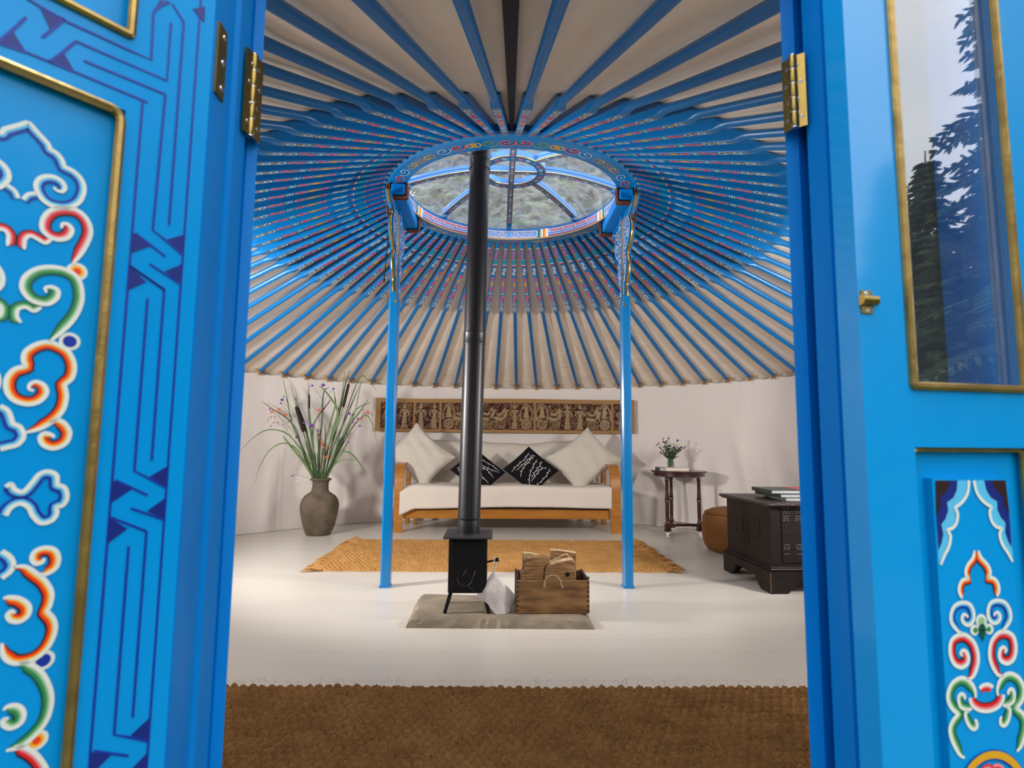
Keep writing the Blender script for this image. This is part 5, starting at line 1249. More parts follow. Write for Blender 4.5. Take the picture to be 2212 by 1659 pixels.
def cushion(name, label, cat, cen, ra, ub, thick, m, group, wr=.0, seam=None, seed=0, deco=None, N=34, pinch=.10):
    """square cushion standing on a corner; ra, ub = half diagonal vectors"""
    cen = Vector(cen); ra = Vector(ra); ub = Vector(ub); nn_ = ra.cross(ub).normalized()
    if nn_.y > 0: nn_ = -nn_
    rr = random.Random(seed); ph = [rr.uniform(0, 6.3) for _ in range(6)]
    root = thing(name, label, cat, tuple(cen), group)
    def shape(a, b, side):
        # a,b in -1..1 along the edges
        pin = 1-pinch*(1-a*a)*abs(b)**4-0; pin2 = 1-pinch*(1-b*b)*abs(a)**4
        A = a*pin2; B = b*pin
        t = thick*((1-a**4)*(1-b**4))**.55*(.55+.45*(1-abs(a*b)))
        t *= 1+wr*math.sin(6*a+4*b+ph[0])+wr*.7*math.sin(11*a-3*b+ph[1])
        return cen+ra*((A-B)/2)+ub*((A+B)/2)+nn_*(side*t)
    mb = MB(); mb.grid(lambda u, v: shape(u*2-1, v*2-1, 1), N, N, m); mb.grid(lambda u, v: shape(u*2-1, v*2-1, -1), N, N, m)
    body = mb.build('cover', root, angle=180); recalc(body)
    e = MB(); pts = [shape(a, b, 0) for a, b in [(-1+2*i/14, -1) for i in range(14)]+[(1, -1+2*i/14) for i in range(14)]+[(1-2*i/14, 1) for i in range(14)]+[(-1, 1-2*i/14) for i in range(15)]]
    e.tube(pts, .003, seam or m, 5, False); e.build('piping', root)
    if deco:
        d_ = MB(); F = lambda a, b, h: shape(a, b, 1)+nn_*h
        deco(d_, F); d_.build('embroidery', root)
    return root
def cpx(u, v, Y): return PY(u, v, Y)
def cush_px(top, right, bottom, left, yb, yt):
    """corner pixels; the cushion leans back from depth yb at its foot to yt at its top"""
    ym = (yb+yt)/2; t = PY(*top, yt); b = PY(*bottom, yb); r_ = PY(*right, ym); l_ = PY(*left, ym)
    return (t+b+r_+l_)/4, (r_-l_)/2, (t-b)/2
c_, a_, b_ = cush_px((890, 916), (992, 987), (905, 1056), (843, 980), 5.62, 5.80)
cushion('scatter_cushion', 'large cream linen cushion standing on its corner at the sofa\'s left arm', 'cushion', c_, a_*1.03, b_*1.03, .075, 'linen', 'large linen cushions on the sofa', .10, None, 1)
c_, a_, b_ = cush_px((1266, 920), (1347, 1000), (1247, 1056), (1179, 997), 5.62, 5.80)
cushion('scatter_cushion', 'large cream linen cushion standing on its corner at the sofa\'s right arm', 'cushion', c_, a_*1.03, b_*1.03, .075, 'linen', 'large linen cushions on the sofa', .10, None, 2)
def branches(specs):
    def f(mb, F):
        rr = random.Random(5)
        for P_ in specs:
            p = smooth_path(P_, 5); ribbon(mb, p, [(-.011, .011, 'white_thread')], F, .0018, taper=True)
            for i in range(3, len(p)-1, 2):
                dx, dy = p[i][0]-p[i-1][0], p[i][1]-p[i-1][1]; q = math.hypot(dx, dy) or 1; sg = 1 if (i//2) % 2 else -1
                ex = p[i][0]+(-dy*sg*.9+dx*.6)/q*.07; ey = p[i][1]+(dx*sg*.9+dy*.6)/q*.07
                if max(abs(ex), abs(ey)) > .93: continue
                ribbon(mb, [p[i], (ex, ey)], [(-.007, .007, 'white_thread')], F, .0018, taper=False); disc(mb, (ex, ey), .020, 'white_thread', F, .0022, 7)
    return f
def dg(x, y): return ((x+y), (y-x))     # screen diag (x right, y up; |x|+|y|<1) -> edge coordinates
def bl(*pts): return [dg(*p) for p in pts]
brR = branches([bl((-.72, -.15), (-.5, .12), (-.2, .42), (-.02, .72)), bl((-.42, -.38), (-.3, .0), (-.05, .3), (.12, .55)), bl((-.12, -.80), (-.08, -.3), (.08, .1), (.25, .42)), bl((-.05, -.55), (.2, -.2), (.35, .0), (.58, .08)), bl((.0, -.82), (.3, -.55), (.55, -.25), (.68, .05)), bl((-.02, -.40), (.15, -.1), (.33, .15), (.40, .36)), bl((-.55, -.1), (-.2, .25), (.02, .5), (.18, .62))])
brL = branches([bl((.80, .0), (.6, .2), (.2, .45), (-.05, .68)), bl((.78, -.05), (.4, .08), (.1, .25), (-.2, .35)), bl((.55, -.3), (.35, .0), (.1, .1), (-.25, .12)), bl((.35, -.55), (.1, -.25), (-.05, -.15), (-.25, .0)), bl((-.45, -.35), (-.6, -.15), (-.75, .08)), bl((-.2, -.6), (-.4, -.2), (-.5, .1), (-.4, .4)), bl((.1, -.7), (-.1, -.4), (-.3, -.1), (-.3, .3))])
c_, a_, b_ = cush_px((1141, 962), (1206, 1021), (1150, 1060), (1090, 1018), 5.54, 5.68)
cushion('scatter_cushion', 'small black cushion with white twig embroidery on the sofa, right of the flue', 'cushion', c_, a_*1.03, b_*1.03, .045, 'black_cloth', 'black embroidered cushions', .05, None, 3, brR, 34, .04)
c_, a_, b_ = cush_px((1028, 962), (1088, 1028), (1040, 1060), (973, 1022), 5.54, 5.68)
cushion('scatter_cushion', 'small black cushion with white twig embroidery on the sofa, half behind the flue', 'cushion', c_, a_*1.03, b_*1.03, .045, 'black_cloth', 'black embroidered cushions', .05, None, 4, brL, 34, .04)

# ---------------- printed wall hanging
th_ = MB(); RT = 2.865
pa = WALLP(811, 895, RT); pb = WALLP(1371, 895, RT)
f0 = math.atan2(pa.x-CX, pa.y-CY); f1 = math.atan2(pb.x-CX, pb.y-CY)
zT = WALLP(1090, 864, RT).z; zB = WALLP(1090, 935, RT).z
HA = thing('wall_hanging', 'long dark red and tan printed cloth of figures hanging above the sofa', 'textile', pol((f0+f1)/2, RT, (zT+zB)/2))
def hang(s_, z, h=0):      # s in metres from the left edge
    p = f0+s_/RT; t = (z-zB)/(zT-zB)
    zz = z+.008*math.sin(p*5+1)*t-.012*math.cos((p-f0)/(f1-f0)*2*PI)*t*.6
    return pol(p, RT-.004-h+.003*math.sin(p*23)*(1-t), zz)
WT = (f1-f0)*RT
mb = MB(); mb.grid(lambda u, v: hang(u*WT, zB+(zT-zB)*v), 150, 8, 'tan_cloth'); mb.build('border_cloth', HA)
bd = .030
def s_of(u_, v_=900): p = WALLP(u_, v_, RT); return (math.atan2(p.x-CX, p.y-CY)-f0)*RT
cuts = [bd+.01]+[s_of(u_) for u_ in (895, 951, 1155, 1323)]+[WT-bd]
H_ = zT-zB; r5 = random.Random(11)
for i in range(5):
    a, b = cuts[i]+.012, cuts[i+1]-.012
    m_ = MB(); k = max(2, int((b-a)/.04)); z0, z1 = zB+.032, zT-.045
    m_.grid(lambda u, v: hang(a+(b-a)*u, z0+(z1-z0)*v, .0015), k+1, 4, 'tapestry')
    Fh = lambda x, y, h: hang(x, y, .0015+h)
    nfig = max(1, int((b-a)/.13)); hh = z1-z0
    for j in range(nfig):
        cx_ = a+(b-a)*(j+.5)/nfig+r5.uniform(-.01, .01); zf = z0+.02; kind = r5.random()
        wheel = (i in (2, 3) and j in (0, nfig-1))
        if wheel:
            for r_, r0_, mm in ((.055, .042, 'tb'), (.036, .030, 'tb'), (.016, .006, 'tb')): disc(m_, (cx_, z0+.062), r_, mm, Fh, .001, 22, r0_)
            for q in range(8):
                an = q*PI/4; ribbon(m_, [(cx_+.015*math.cos(an), z0+.062+.015*math.sin(an)), (cx_+.032*math.cos(an), z0+.062+.032*math.sin(an))], [(-.003, .003, 'tb')], Fh, .001, taper=False)
            disc(m_, (cx_, z0+hh*.82), .020, 'tb', Fh, .001, 12); poly(m_, [(cx_-.03, z0+.13), (cx_+.03, z0+.13), (cx_+.018, z0+hh*.76), (cx_-.018, z0+hh*.76)], 'tb', Fh, .001)
            ribbon(m_, smooth_path([(cx_-.06, z0+.1), (cx_-.06, z0+hh*.7), (cx_, z0+hh*.97), (cx_+.06, z0+hh*.7), (cx_+.06, z0+.1)], 5), [(-.006, .006, 'tb')], Fh, .001, taper=False)
        elif i in (2, 3) and kind < .6:
            # horses: backs, necks and slanting legs
            for q in range(5):
                x_ = cx_-.05+q*.025; ribbon(m_, [(x_, z0+.10), (x_+.012, z0+.06), (x_-.012, z0+.012)], [(-.0035, .0035, 'tb')], Fh, .0012, taper=False)
            ribbon(m_, smooth_path([(cx_-.07, z0+.13), (cx_, z0+.115), (cx_+.05, z0+.14), (cx_+.075, z0+.20), (cx_+.10, z0+.205)], 5), [(-.016, .016, 'tb')], Fh, .001)
            ribbon(m_, smooth_path([(cx_-.05, z0+.18), (cx_, z0+.165), (cx_+.04, z0+.2), (cx_+.06, z0+.235)], 5), [(-.012, .012, 'tb')], Fh, .0014)
            for q in range(3): ribbon(m_, smooth_path([(cx_-.03+q*.025, z0+.13), (cx_-.02+q*.025, z0+.15), (cx_-.01+q*.025, z0+.13)], 3), [(-.002, .002, 'knot')], Fh, .0020, taper=False)
        else:
            disc(m_, (cx_, z0+hh*.84), .019, 'tb', Fh, .001, 12); poly(m_, [(cx_-.011, z0+hh*.92), (cx_+.011, z0+hh*.92), (cx_, z0+hh*1.0)], 'tb', Fh, .001)
            poly(m_, [(cx_-.012, z0+hh*.5), (cx_+.014, z0+hh*.5), (cx_+.03, z0+hh*.74), (cx_-.03, z0+hh*.74)], 'tb', Fh, .001)
            poly(m_, [(cx_-.035, z0+.012), (cx_+.03, z0+.012), (cx_+.02, z0+hh*.5), (cx_-.018, z0+hh*.5)], 'tb', Fh, .0012)
            for sg in (-1, 1): ribbon(m_, smooth_path([(cx_+sg*.026, z0+hh*.72), (cx_+sg*.05, z0+hh*.58), (cx_+sg*.035, z0+hh*.5)], 4), [(-.006, .006, 'tb')], Fh, .001)
            for q in range(4): ribbon(m_, [(cx_-.03, z0+.03+q*.028), (cx_+.026, z0+.04+q*.028)], [(-.002, .002, 'knot')], Fh, .0020, taper=False)
            disc(m_, (cx_, z0+hh*.65), .010, 'knot', Fh, .0020, 10, .006)
        for q in range(5):
            px_, pz_ = cx_+r5.uniform(-.06, .06), z0+r5.uniform(.05, hh-.02)
            p2 = smooth_path([(px_+x*.016, pz_+y*.016) for x, y in CUR], 3); ribbon(m_, p2, [(-.0028, .0028, 'tb' if q % 3 else 'knot')], Fh, .0024, taper=False)
    m_.build('printed_panel', HA)

# ---------------- tall earthenware vase with reeds and flowers
VX, VY = -1.585, 5.28
vz = lambda v_: PY(690, v_, VY).z
K_ = vz(1034)/.525
prof = [(0, 0), (.100, 0), (.108, .006), (.118, .03), (.140, .09), (.157, .16), (.166, .225), (.168, .28), (.160, .325), (.140, .36), (.108, .385), (.084, .40), (.074, .42), (.070, .455), (.070, .49), (.075, .505), (.090, .512), (.094, .520), (.092, .528), (.082, .530), (.066, .52), (.060, .49), (.062, .42), (.10, .36), (.12, .2), (.08, .02), (0, .015)]
mb = MB(); mb.lathe([(r_, z*K_) for r_, z in prof], (VX, VY, 0), 'terracotta', 48, None, False)
vs = [Vector(v) for v in mb.v]
mb.v = [(v.x+.0025*math.sin(v.z*31+v.y*20), v.y, v.z) for v in vs]
tag(mb.build('earthen_vase', angle=50), 'tall weathered brown earthenware vase on the floor left of the sofa', 'vase', None)
ZV = .53*K_; r7 = random.Random(21)
def VP(u, v, dy=0): return PY(u, v, VY+dy)
def crop(x, y): return (510+x/4.148, 780+y/4.148)
def blade(label, path, w0, m, tip=.3, name='reed_leaf', dy=0, group='reed leaves in the tall vase'):
    pts = [VP(*crop(*p), dy*(i/len(path))) for i, p in enumerate(path)]
    base = Vector((VX+R.uniform(-.03, .03), VY+R.uniform(-.03, .03), ZV-.18)); pts = [base]+pts
    out = []; n = len(pts)
    for i in range(n-1):
        p0 = pts[max(i-1, 0)]; p1 = pts[i]; p2 = pts[i+1]; p3 = pts[min(i+2, n-1)]
        for k in range(5):
            t = k/5; out.append(.5*((2*p1)+(-p0+p2)*t+(2*p0-5*p1+4*p2-p3)*t*t+(-p0+3*p1-3*p2+p3)*t**3))
    out.append(pts[-1]); n = len(out); mb = MB(); vs = []
    for i, p in enumerate(out):
        t = i/(n-1); d_ = (out[min(i+1, n-1)]-out[max(i-1, 0)]).normalized(); sd = d_.cross(Vector((0, -1, .25))).normalized()
        w = w0*(.55+.45*min(1, t*4))*(min(1, (1-t)/tip)**.7)+.0004
        bk = Vector((0, .25*w, 0)); vs += [p-sd*w+bk, p-Vector((0, .18*w, 0)), p+sd*w+bk, p+Vector((0, .5*w, 0))]
    mb.add(vs, [(4*i+j, 4*i+(j+1) % 4, 4*i+4+(j+1) % 4, 4*i+4+j) for i in range(n-1) for j in range(4)]+[(0, 1, 2, 3)], m)
    return tag(mb.build(name, angle=70), label, 'leaf', group)
BL = [
 ('short pointed leaf furthest left low over the vase rim', [(690, 1050), (600, 900), (480, 750), (412, 665)], .010, 'leaf', 0),
 ('straight green leaf fanning left from the vase', [(700, 1050), (640, 880), (560, 700), (500, 560), (450, 300), (420, 160)], .006, 'leaf', .1),
 ('broad dark leaf rising on the left of the vase', [(715, 1050), (680, 850), (620, 600), (560, 420), (530, 300)], .010, 'leaf_dark', .05),
 ('tall blade just left of the vase centre', [(730, 1050), (700, 850), (665, 600), (645, 400), (655, 175)], .0085, 'leaf_dark', 0),
 ('slim blade curving above the left cattail', [(705, 1050), (650, 800), (580, 560), (520, 330), (485, 200)], .005, 'leaf', .1),
 ('arching leaf crossing the centre top of the vase flowers', [(745, 1050), (745, 800), (770, 500), (785, 280), (840, 235)], .007, 'leaf_dark', 0),
 ('pale blade bent over right of the centre', [(770, 1050), (820, 800), (900, 560), (905, 430), (860, 350), (780, 250), (740, 225)], .009, 'leaf', -.05),
 ('upright blade right of the centre', [(760, 1050), (780, 800), (860, 500), (890, 380), (870, 250)], .008, 'leaf', .05),
 ('long blade rising beside the right cattail', [(775, 1050), (820, 800), (900, 500), (950, 300), (975, 80)], .007, 'leaf', 0),
 ('tall needle leaf highest above the right cattail', [(785, 1050), (850, 780), (930, 450), (985, 180), (1025, 75)], .0055, 'leaf_dark', .05),
 ('broad blade fanning right with a curved tip', [(800, 1050), (880, 850), (980, 620), (1080, 430), (1220, 370)], .009, 'leaf', 0),
 ('long slim blade reaching up to the right', [(790, 1050), (860, 800), (960, 560), (1050, 350), (1115, 190)], .006, 'leaf_dark', .1),
 ('dark leaf leaning out towards the left blue post', [(800, 1050), (900, 820), (1000, 600), (1110, 450), (1190, 330)], .008, 'leaf_dark', -.05),
 ('short broad leaf leaning right over the rim', [(810, 1050), (880, 920), (960, 800), (1030, 665)], .010, 'leaf', 0),
 ('thin arching leaf drooping far right by the hanging', [(800, 1050), (900, 850), (1040, 600), (1150, 490), (1210, 540), (1265, 740)], .005, 'leaf', .05),
 ('leaf kinked over at the right and pointing down', [(805, 1050), (850, 960), (950, 820), (1030, 830), (1110, 920), (1180, 1040)], .0075, 'leaf', 0),
 ('thin grass stem arching low to the right', [(815, 1050), (880, 930), (960, 885), (1070, 890)], .0025, 'leaf', .05),
 ('thin leaf arching far left to the door frame', [(700, 1050), (620, 850), (500, 690), (400, 625), (270, 620), (150, 690), (30, 810)], .0042, 'leaf', -.55),
 ('thin leaf drooping left below the long one', [(695, 1050), (600, 870), (520, 770), (420, 735), (300, 800), (210, 950), (170, 1100)], .0042, 'leaf', -.35),
 ('dark pointed leaf lying across the orange flowers at the left', [(700, 1050), (610, 850), (540, 620), (450, 510), (340, 440), (225, 355)], .007, 'leaf_dark', -.05),
 ('central low blade of the vase bunch', [(745, 1050), (735, 900), (740, 760), (725, 600)], .009, 'leaf_dark', -.08),
 ('low blade right of the vase centre', [(775, 1050), (790, 900), (800, 720), (795, 540)], .008, 'leaf_dark', -.08),
 ('short upright blade in the middle of the bunch', [(735, 1050), (700, 900), (690, 700), (700, 520)], .007, 'leaf', -.06),
 ('leaf fanning out with its tip by the purple flowers at right', [(795, 1050), (870, 900), (930, 700), (1060, 640)], .006, 'leaf_dark', -.05),
 ('slim leaf twisting between the two cattails', [(725, 1050), (690, 800), (700, 560), (830, 370), (860, 320)], .0065, 'leaf_dark', .05),
 ('fine leaf tip above the left post top', [(805, 1050), (930, 780), (1060, 470), (1120, 200), (1200, 70)], .0035, 'leaf', .12),
 ('fine leaf bending right over the wall edge', [(800, 1050), (900, 760), (1000, 420), (1110, 145), (1180, 170), (1260, 270)], .004, 'leaf', .12),
]
for lb, pth, w, m_, dy in BL: blade(lb, pth, w, m_, dy=dy)
def stemmed(name, label, pth, r_, m_, cat, heads, group, hm):
    pts = [Vector((VX+r7.uniform(-.02, .02), VY+r7.uniform(-.02, .02), ZV-.16))]+[VP(*crop(*p), -.02) for p in pth]
    root = thing(name, label, cat, tuple(pts[0]), group)
    mb = MB(); mb.tube(pts, r_, m_, 5); mb.build('stem', root)
    return root, pts
for lb, pth, a, b, rd in (('fat dark brown cattail leaning left in the vase', [(690, 1050), (640, 800), (608, 640)], (605, 635), (538, 405), .017), ('thin dark cattail in the middle of the vase', [(720, 1050), (680, 700), (660, 430)], (658, 428), (655, 300), .007), ('tall brown cattail on the right of the vase', [(780, 1050), (860, 750), (945, 470)], (958, 415), (1010, 200), .013)):
    root, pts = stemmed('cattail', lb, pth, .003, 'leaf', 'cattail', None, 'cattails in the tall vase', None)
    A, B = VP(*crop(*a), -.03), VP(*crop(*b), -.03); mb = MB(); mb.tube([A+(B-A)*t for t in (0, .03, .1, .5, .9, .97, 1)], [rd*.3, rd*.8, rd, rd, rd, rd*.8, rd*.3], 'cattail', 14)
    mb.tube([B, B+(B-A)*.12], [.002, .001], 'brown_stem', 5); mb.tube([pts[-1], A], .003, 'leaf', 5); mb.build('seed_head', root)
def purple_head(mb, c_, r_, rr):
    for q in range(16):
        v = Vector((rr.gauss(0, 1), rr.gauss(0, 1), rr.gauss(0, .7))); v.normalize(); mb.ball(c_+v*r_*.62, r_*.38, 'purple', 6, 4)
HEADS = [((780, 218), .022, [(750, 1050), (760, 700), (785, 300)]), ((683, 220), .014, [(735, 1050), (740, 600), (770, 340), (700, 240)]), ((872, 248), .014, [(765, 1050), (770, 600), (800, 340), (860, 260)]), ((412, 345), .019, [(720, 1050), (640, 750), (520, 480), (430, 370)]), ((402, 378), .012, [(715, 1050), (630, 760), (500, 500), (410, 390)]), ((300, 432), .012, [(710, 1050), (600, 760), (450, 560), (310, 440)]), ((605, 553), .018, [(730, 1050), (680, 800), (610, 570)]), ((672, 577), .024, [(740, 1050), (710, 800), (672, 600)]), ((732, 622), .014, [(745, 1050), (740, 800), (732, 640)]), ((540, 682), .013, [(725, 1050), (640, 850), (545, 695)]), ((1012, 473), .020, [(785, 1050), (880, 760), (1000, 500)]), ((1092, 517), .014, [(790, 1050), (920, 760), (1080, 530)]), ((1045, 548), .013, [(790, 1050), (900, 780), (1040, 560)]), ((1108, 580), .013, [(795, 1050), (960, 720), (1100, 590)]), ((1008, 725), .010, [(790, 1050), (900, 850), (1000, 735)]), ((502, 1028), .010, [(655, 1052), (560, 1020), (510, 1025)]), ((533, 340), .009, [(720, 1050), (620, 700), (540, 360)]), ((945, 488), .009, [(780, 1050), (880, 700), (940, 500)]), ((428, 318), .010, [(720, 1050), (640, 740), (520, 460), (440, 330)])]
for i, (hc_, r_, pth) in enumerate(HEADS):
    where = 'topmost' if i == 0 else ('leftmost low' if i == 15 else None)
    lbl = {0: 'purple flower head at the very top centre of the tall vase', 15: 'lone purple flower drooping beside the vase rim at the left'}.get(i, 'purple flower head %s of the tall vase bunch' % ['', 'upper left of centre', 'upper right of centre', 'high on the left side', 'second on the left side', 'furthest left, by the orange blooms', 'beside the left cattail', 'largest in the middle', 'just right of the largest one', 'low on the left side', 'brightest on the right side', 'far right beside the orange blooms', 'right side, below the far right one', 'lowest outer right', 'low right near the leaf tip', '', 'tiny one above the left cattail', 'tiny one below the right cattail', 'small one above the high left pair'][i])
    root, pts = stemmed('purple_flower', lbl, pth, .0012, 'leaf_dark', 'flower', None, 'purple flowers in the tall vase', None)
    mb = MB(); purple_head(mb, VP(*crop(*hc_), -.03), r_*.9, r7); mb.build('flower_head', root)
def mont(lb, pth, blooms, buds):
    root, pts = stemmed('orange_flower_spray', lb, pth, .0014, 'brown_stem', 'flower', None, 'orange flower sprays in the tall vase', None)
    for b_ in blooms:
        c0 = VP(*crop(*b_), -.03); mb = MB()
        for q in range(6):
            a = q*PI/3+r7.random(); tip = c0+Vector((.024*math.cos(a), -.008, .020*math.sin(a)))
            mb.tube([c0, c0+(tip-c0)*.5, tip], [.0018, .0042, .0008], 'orange_petal', 5)
        mb.build('bloom', root)
    mb = MB()
    for b_ in buds:
        c0 = VP(*crop(*b_), -.03); mb.tube([c0, c0+Vector((r7.uniform(-.012, .012), 0, -.018))], [.004, .0015], 'brown_stem', 5)
    for a, b in zip(buds[:-1], buds[1:]):
        if math.hypot(a[0]-b[0], a[1]-b[1]) < 90: mb.tube([VP(*crop(*a), -.03), VP(*crop(*b), -.03)], .001, 'brown_stem', 4)
    tag(mb.build('buds', root), kind='stuff')
mont('orange flower spray hanging out on the left of the vase', [(710, 1050), (600, 840), (470, 640), (380, 480)], [(388, 435), (325, 455), (435, 478)], [(285, 525), (310, 495), (345, 495), (312, 580), (340, 545), (375, 545), (415, 570), (470, 540)])
mont('orange flower spray in the middle of the vase', [(745, 1050), (765, 850), (750, 700), (742, 500)], [(742, 662), (745, 440), (808, 860)], [(745, 460), (740, 480), (700, 560), (770, 700), (775, 740), (800, 760), (770, 780), (805, 810), (700, 800)])
mont('second orange flower spray close right of the middle one', [(760, 1050), (790, 900), (780, 740)], [(770, 735), (800, 775)], [(760, 700), (800, 720), (815, 770), (800, 830)])
mont('orange flower spray at the far right of the vase', [(795, 1050), (900, 820), (1040, 600), (1150, 470)], [(1180, 462), (1120, 520)], [(1225, 485), (1210, 465), (1155, 465), (1130, 500), (1140, 430)])

# ---------------- side table
TX, TY = 1.775, 5.44; ZTt = PY(1462, 1016, TY).z; RT_ = .262
tab = thing('side_table', 'small round dark mahogany side table on three turned legs right of the sofa', 'table', (TX, TY, 0))
mb = MB(); mb.lathe([(0, 0), (RT_-.008, 0), (RT_, .006), (RT_, .012), (RT_-.006, .018), (0, .018)], (TX, TY, ZTt-.018), 'mahogany', 48, None, False); mb.build('tabletop', tab)
mb = MB(); mb.lathe([(0, 0), (.225, 0), (.240, .008), (.240, .040), (0, .040)], (TX, TY, ZTt-.058), 'mahogany', 48, None, False); mb.build('apron', tab)
zt = ZTt-.058
LEG = [(.014, .10), (.021, .105), (.021, .12), (.015, .13), (.017, .15), (.018, .25), (.017, .30), (.022, .305), (.022, .315), (.018, .325), (.024, .333), (.018, .341), (.018, .36), (.0155, .40), (.015, zt-.04), (.021, zt-.03), (.016, zt-.02), (.019, zt)]
ANG = (math.radians(218), math.radians(338), math.radians(98))
for a in ANG:
    lx, ly = TX+.185*math.cos(a), TY+.16*math.sin(a)
    mb = MB(); mb.lathe(LEG, (lx, ly, 0), 'mahogany', 18); mb.box((lx, ly, .075), (.052, .052, .055), 'mahogany', None, .006); mb.lathe([(0, .035), (.034, .037), (.036, .043), (.028, .049), (0, .05)], (lx, ly, 0), 'mahogany', 20, None, False); o = mb.build('leg', tab)
    c2_ = MB(); wv = Vector((.018*math.cos(a*2), .01, 0)); c2_.lathe([(0, -.005), (.013, -.005), (.0145, 0), (.013, .005), (0, .005)], Vector((lx, ly, .0148))+wv, 'steel', 16, (.6, .8, 0), False); c2_.tube([(lx, ly, .036), Vector((lx, ly, .022))+wv*.6, Vector((lx, ly, .015))+wv], .004, 'brass', 6); c2_.build('castor', o)
mb = MB(); P_ = []
for i in range(60):
    a = 2*PI*i/60; r_ = .075+.10*max(0, math.cos(3*(a-ANG[0])))**3; P_.append((TX+r_*math.cos(a), TY+r_*.86*math.sin(a)))
mb.prism(P_, .075, .100, 'mahogany'); mb.build('lower_shelf', tab, angle=30)
# book and jar of flowers on it
def book(name, label, cx_, cy_, z, w, d_, t, rz, cover, page='paper', grp=None, band=None):
    root = thing(name, label, 'book', (cx_, cy_, z), grp); rt = Matrix.Rotation(rz, 3, 'Z'); C_ = Vector((cx_, cy_, z))
    mb = MB()
    for zz in (.0011, t-.0011): mb.box(C_+Vector((0, 0, zz)), (w, d_, .0022), cover, rt, .0006)
    mb.box(C_+rt @ Vector((-w/2+.0012, 0, t/2)), (.0024, d_, t), cover, rt, .0008)
    if band:
        mb.box(C_+rt @ Vector((w*.25, 0, t+.0001)), (w*.5, d_*.999, .0006), band, rt); mb.box(C_+rt @ Vector((w*.25, -d_/2+.0008, t*.5)), (w*.5, .0022, t*.98), 'cover_white', rt)
    mb.build('cover', root); mb = MB(); mb.box(C_+rt @ Vector((.001, 0, t/2)), (w-.008, d_-.006, t-.0046), page, rt); mb.build('page_block', root); return root
bk = PY(1457, 1016, TY-.14)
rb = thing('book', 'closed pale book with a dark wrap at one end lying on the side table', 'book', (bk.x, bk.y, ZTt))
bw = (PY(1487, 1016, TY-.14).x-PY(1424, 1016, TY-.14).x); tk = .030; bx_ = bk.x
mb = MB(); mb.box((bx_, bk.y+.075, ZTt+.0011), (bw, .15, .0022), 'paper', None, .0005); mb.box((bx_, bk.y+.075, ZTt+tk-.0011), (bw, .15, .0022), 'paper', None, .0005); mb.box((bx_, bk.y+.0012, ZTt+tk/2), (bw, .0024, tk), 'paper', None, .0005); mb.build('cover', rb)
mb = MB(); mb.box((bx_, bk.y+.077, ZTt+tk/2), (bw-.012, .144, tk-.006), 'paper'); mb.build('page_block', rb)
mb = MB(); w_ = bw*.22; xl = bx_-bw/2
for zz in (-.0006, tk+.0006): mb.box((xl+w_/2-.001, bk.y+.075, ZTt+max(zz, .0005)), (w_+.002, .152, .0016), 'cover_dark')
mb.box((xl-.001, bk.y+.075, ZTt+tk/2), (.0016, .152, tk), 'cover_dark'); mb.box((xl+w_/2, bk.y-.0006, ZTt+tk/2), (w_-.004, .0012, tk-.006), 'page_edge'); mb.build('dark_wrap', rb)
jx, jy = PY(1449, 1011, TY+.05).x, TY+.05
jr, jh = .038, .105
mb = MB(); mb.lathe([(0, 0), (jr*.92, 0), (jr, .006), (jr, .070), (jr*.98, .076), (jr*.8, .084), (jr*.8, .092), (jr*.86, .094), (jr*.86, .104), (jr*.80, .106), (jr*.72, .104), (jr*.72, .086), (jr*.88, .074), (jr*.9, .006), (0, .004)], (jx, jy, ZTt+.0005), 'jar', 28, None, False)
tag(mb.build('glass_jar'), 'small clear glass jar holding purple flowers on the side table', 'jar')
def cj(x, y): return (1390+x/14.75, 930+y/14.75)
bn = MB(); hd = MB(); r9 = random.Random(8)
bun = thing('flower_bunch', 'bunch of small purple knapweed in the glass jar on the side table', 'flowers', (jx, jy, ZTt+.01))
FLH = [(620, 260, 1), (800, 265, 2), (745, 335, 1), (620, 355, 1), (490, 405, 1), (430, 450, 1), (700, 400, 3), (1085, 330, 4), (1210, 560, 4), (1300, 550, 1), (1185, 625, 1), (640, 640, 1), (535, 680, 1), (760, 590, 3), (540, 720, 1), (690, 770, 1), (830, 600, 2), (1150, 570, 1), (880, 500, 0), (1020, 480, 0), (950, 420, 0), (1100, 820, 0), (1150, 430, 0), (980, 380, 0), (860, 380, 0), (1220, 480, 0)]
for x, y, kd in FLH:
    tip = PY(*cj(x, y), jy+r9.uniform(-.04, .03)); b0 = Vector((jx+r9.uniform(-.02, .02), jy+r9.uniform(-.02, .02), ZTt+.012)); nk = Vector((jx+r9.uniform(-.02, .02), jy+r9.uniform(-.015, .015), ZTt+.10))
    mid = (nk+tip)/2+Vector((r9.uniform(-.01, .01), 0, .01)); bn.tube([b0, nk, mid, tip], .0019, 'leaf_dark', 4)
    for q in range(8):
        p = nk+(tip-nk)*r9.uniform(.05, .8); dr = Vector((r9.uniform(-1, 1), r9.uniform(-.6, .3), r9.uniform(.1, 1))).normalized()*r9.uniform(.018, .035); bn.tube([p, p+dr*.5, p+dr], [.001, .0048, .0008], 'leaf_dark', 4)
    if kd: hd.ball(tip, .007, 'leaf_dark', 7, 5)
    for q in range({0: 0, 1: 2, 2: 8, 3: 10, 4: 14}[kd]):
        v = Vector((r9.gauss(0, 1), r9.gauss(0, .6), abs(r9.gauss(0, 1)))).normalized(); hd.tube([tip, tip+v*(.016 if kd > 1 else .010)], [.001, .0032], 'purple', 4)
for q in range(16):
    a = r9.uniform(0, 6.3); bn.tube([(jx+.026*math.cos(a), jy+.026*math.sin(a), ZTt+.008), (jx+.024*math.cos(a+.5), jy+.024*math.sin(a+.5), ZTt+.10)], .003, 'leaf_dark', 4)
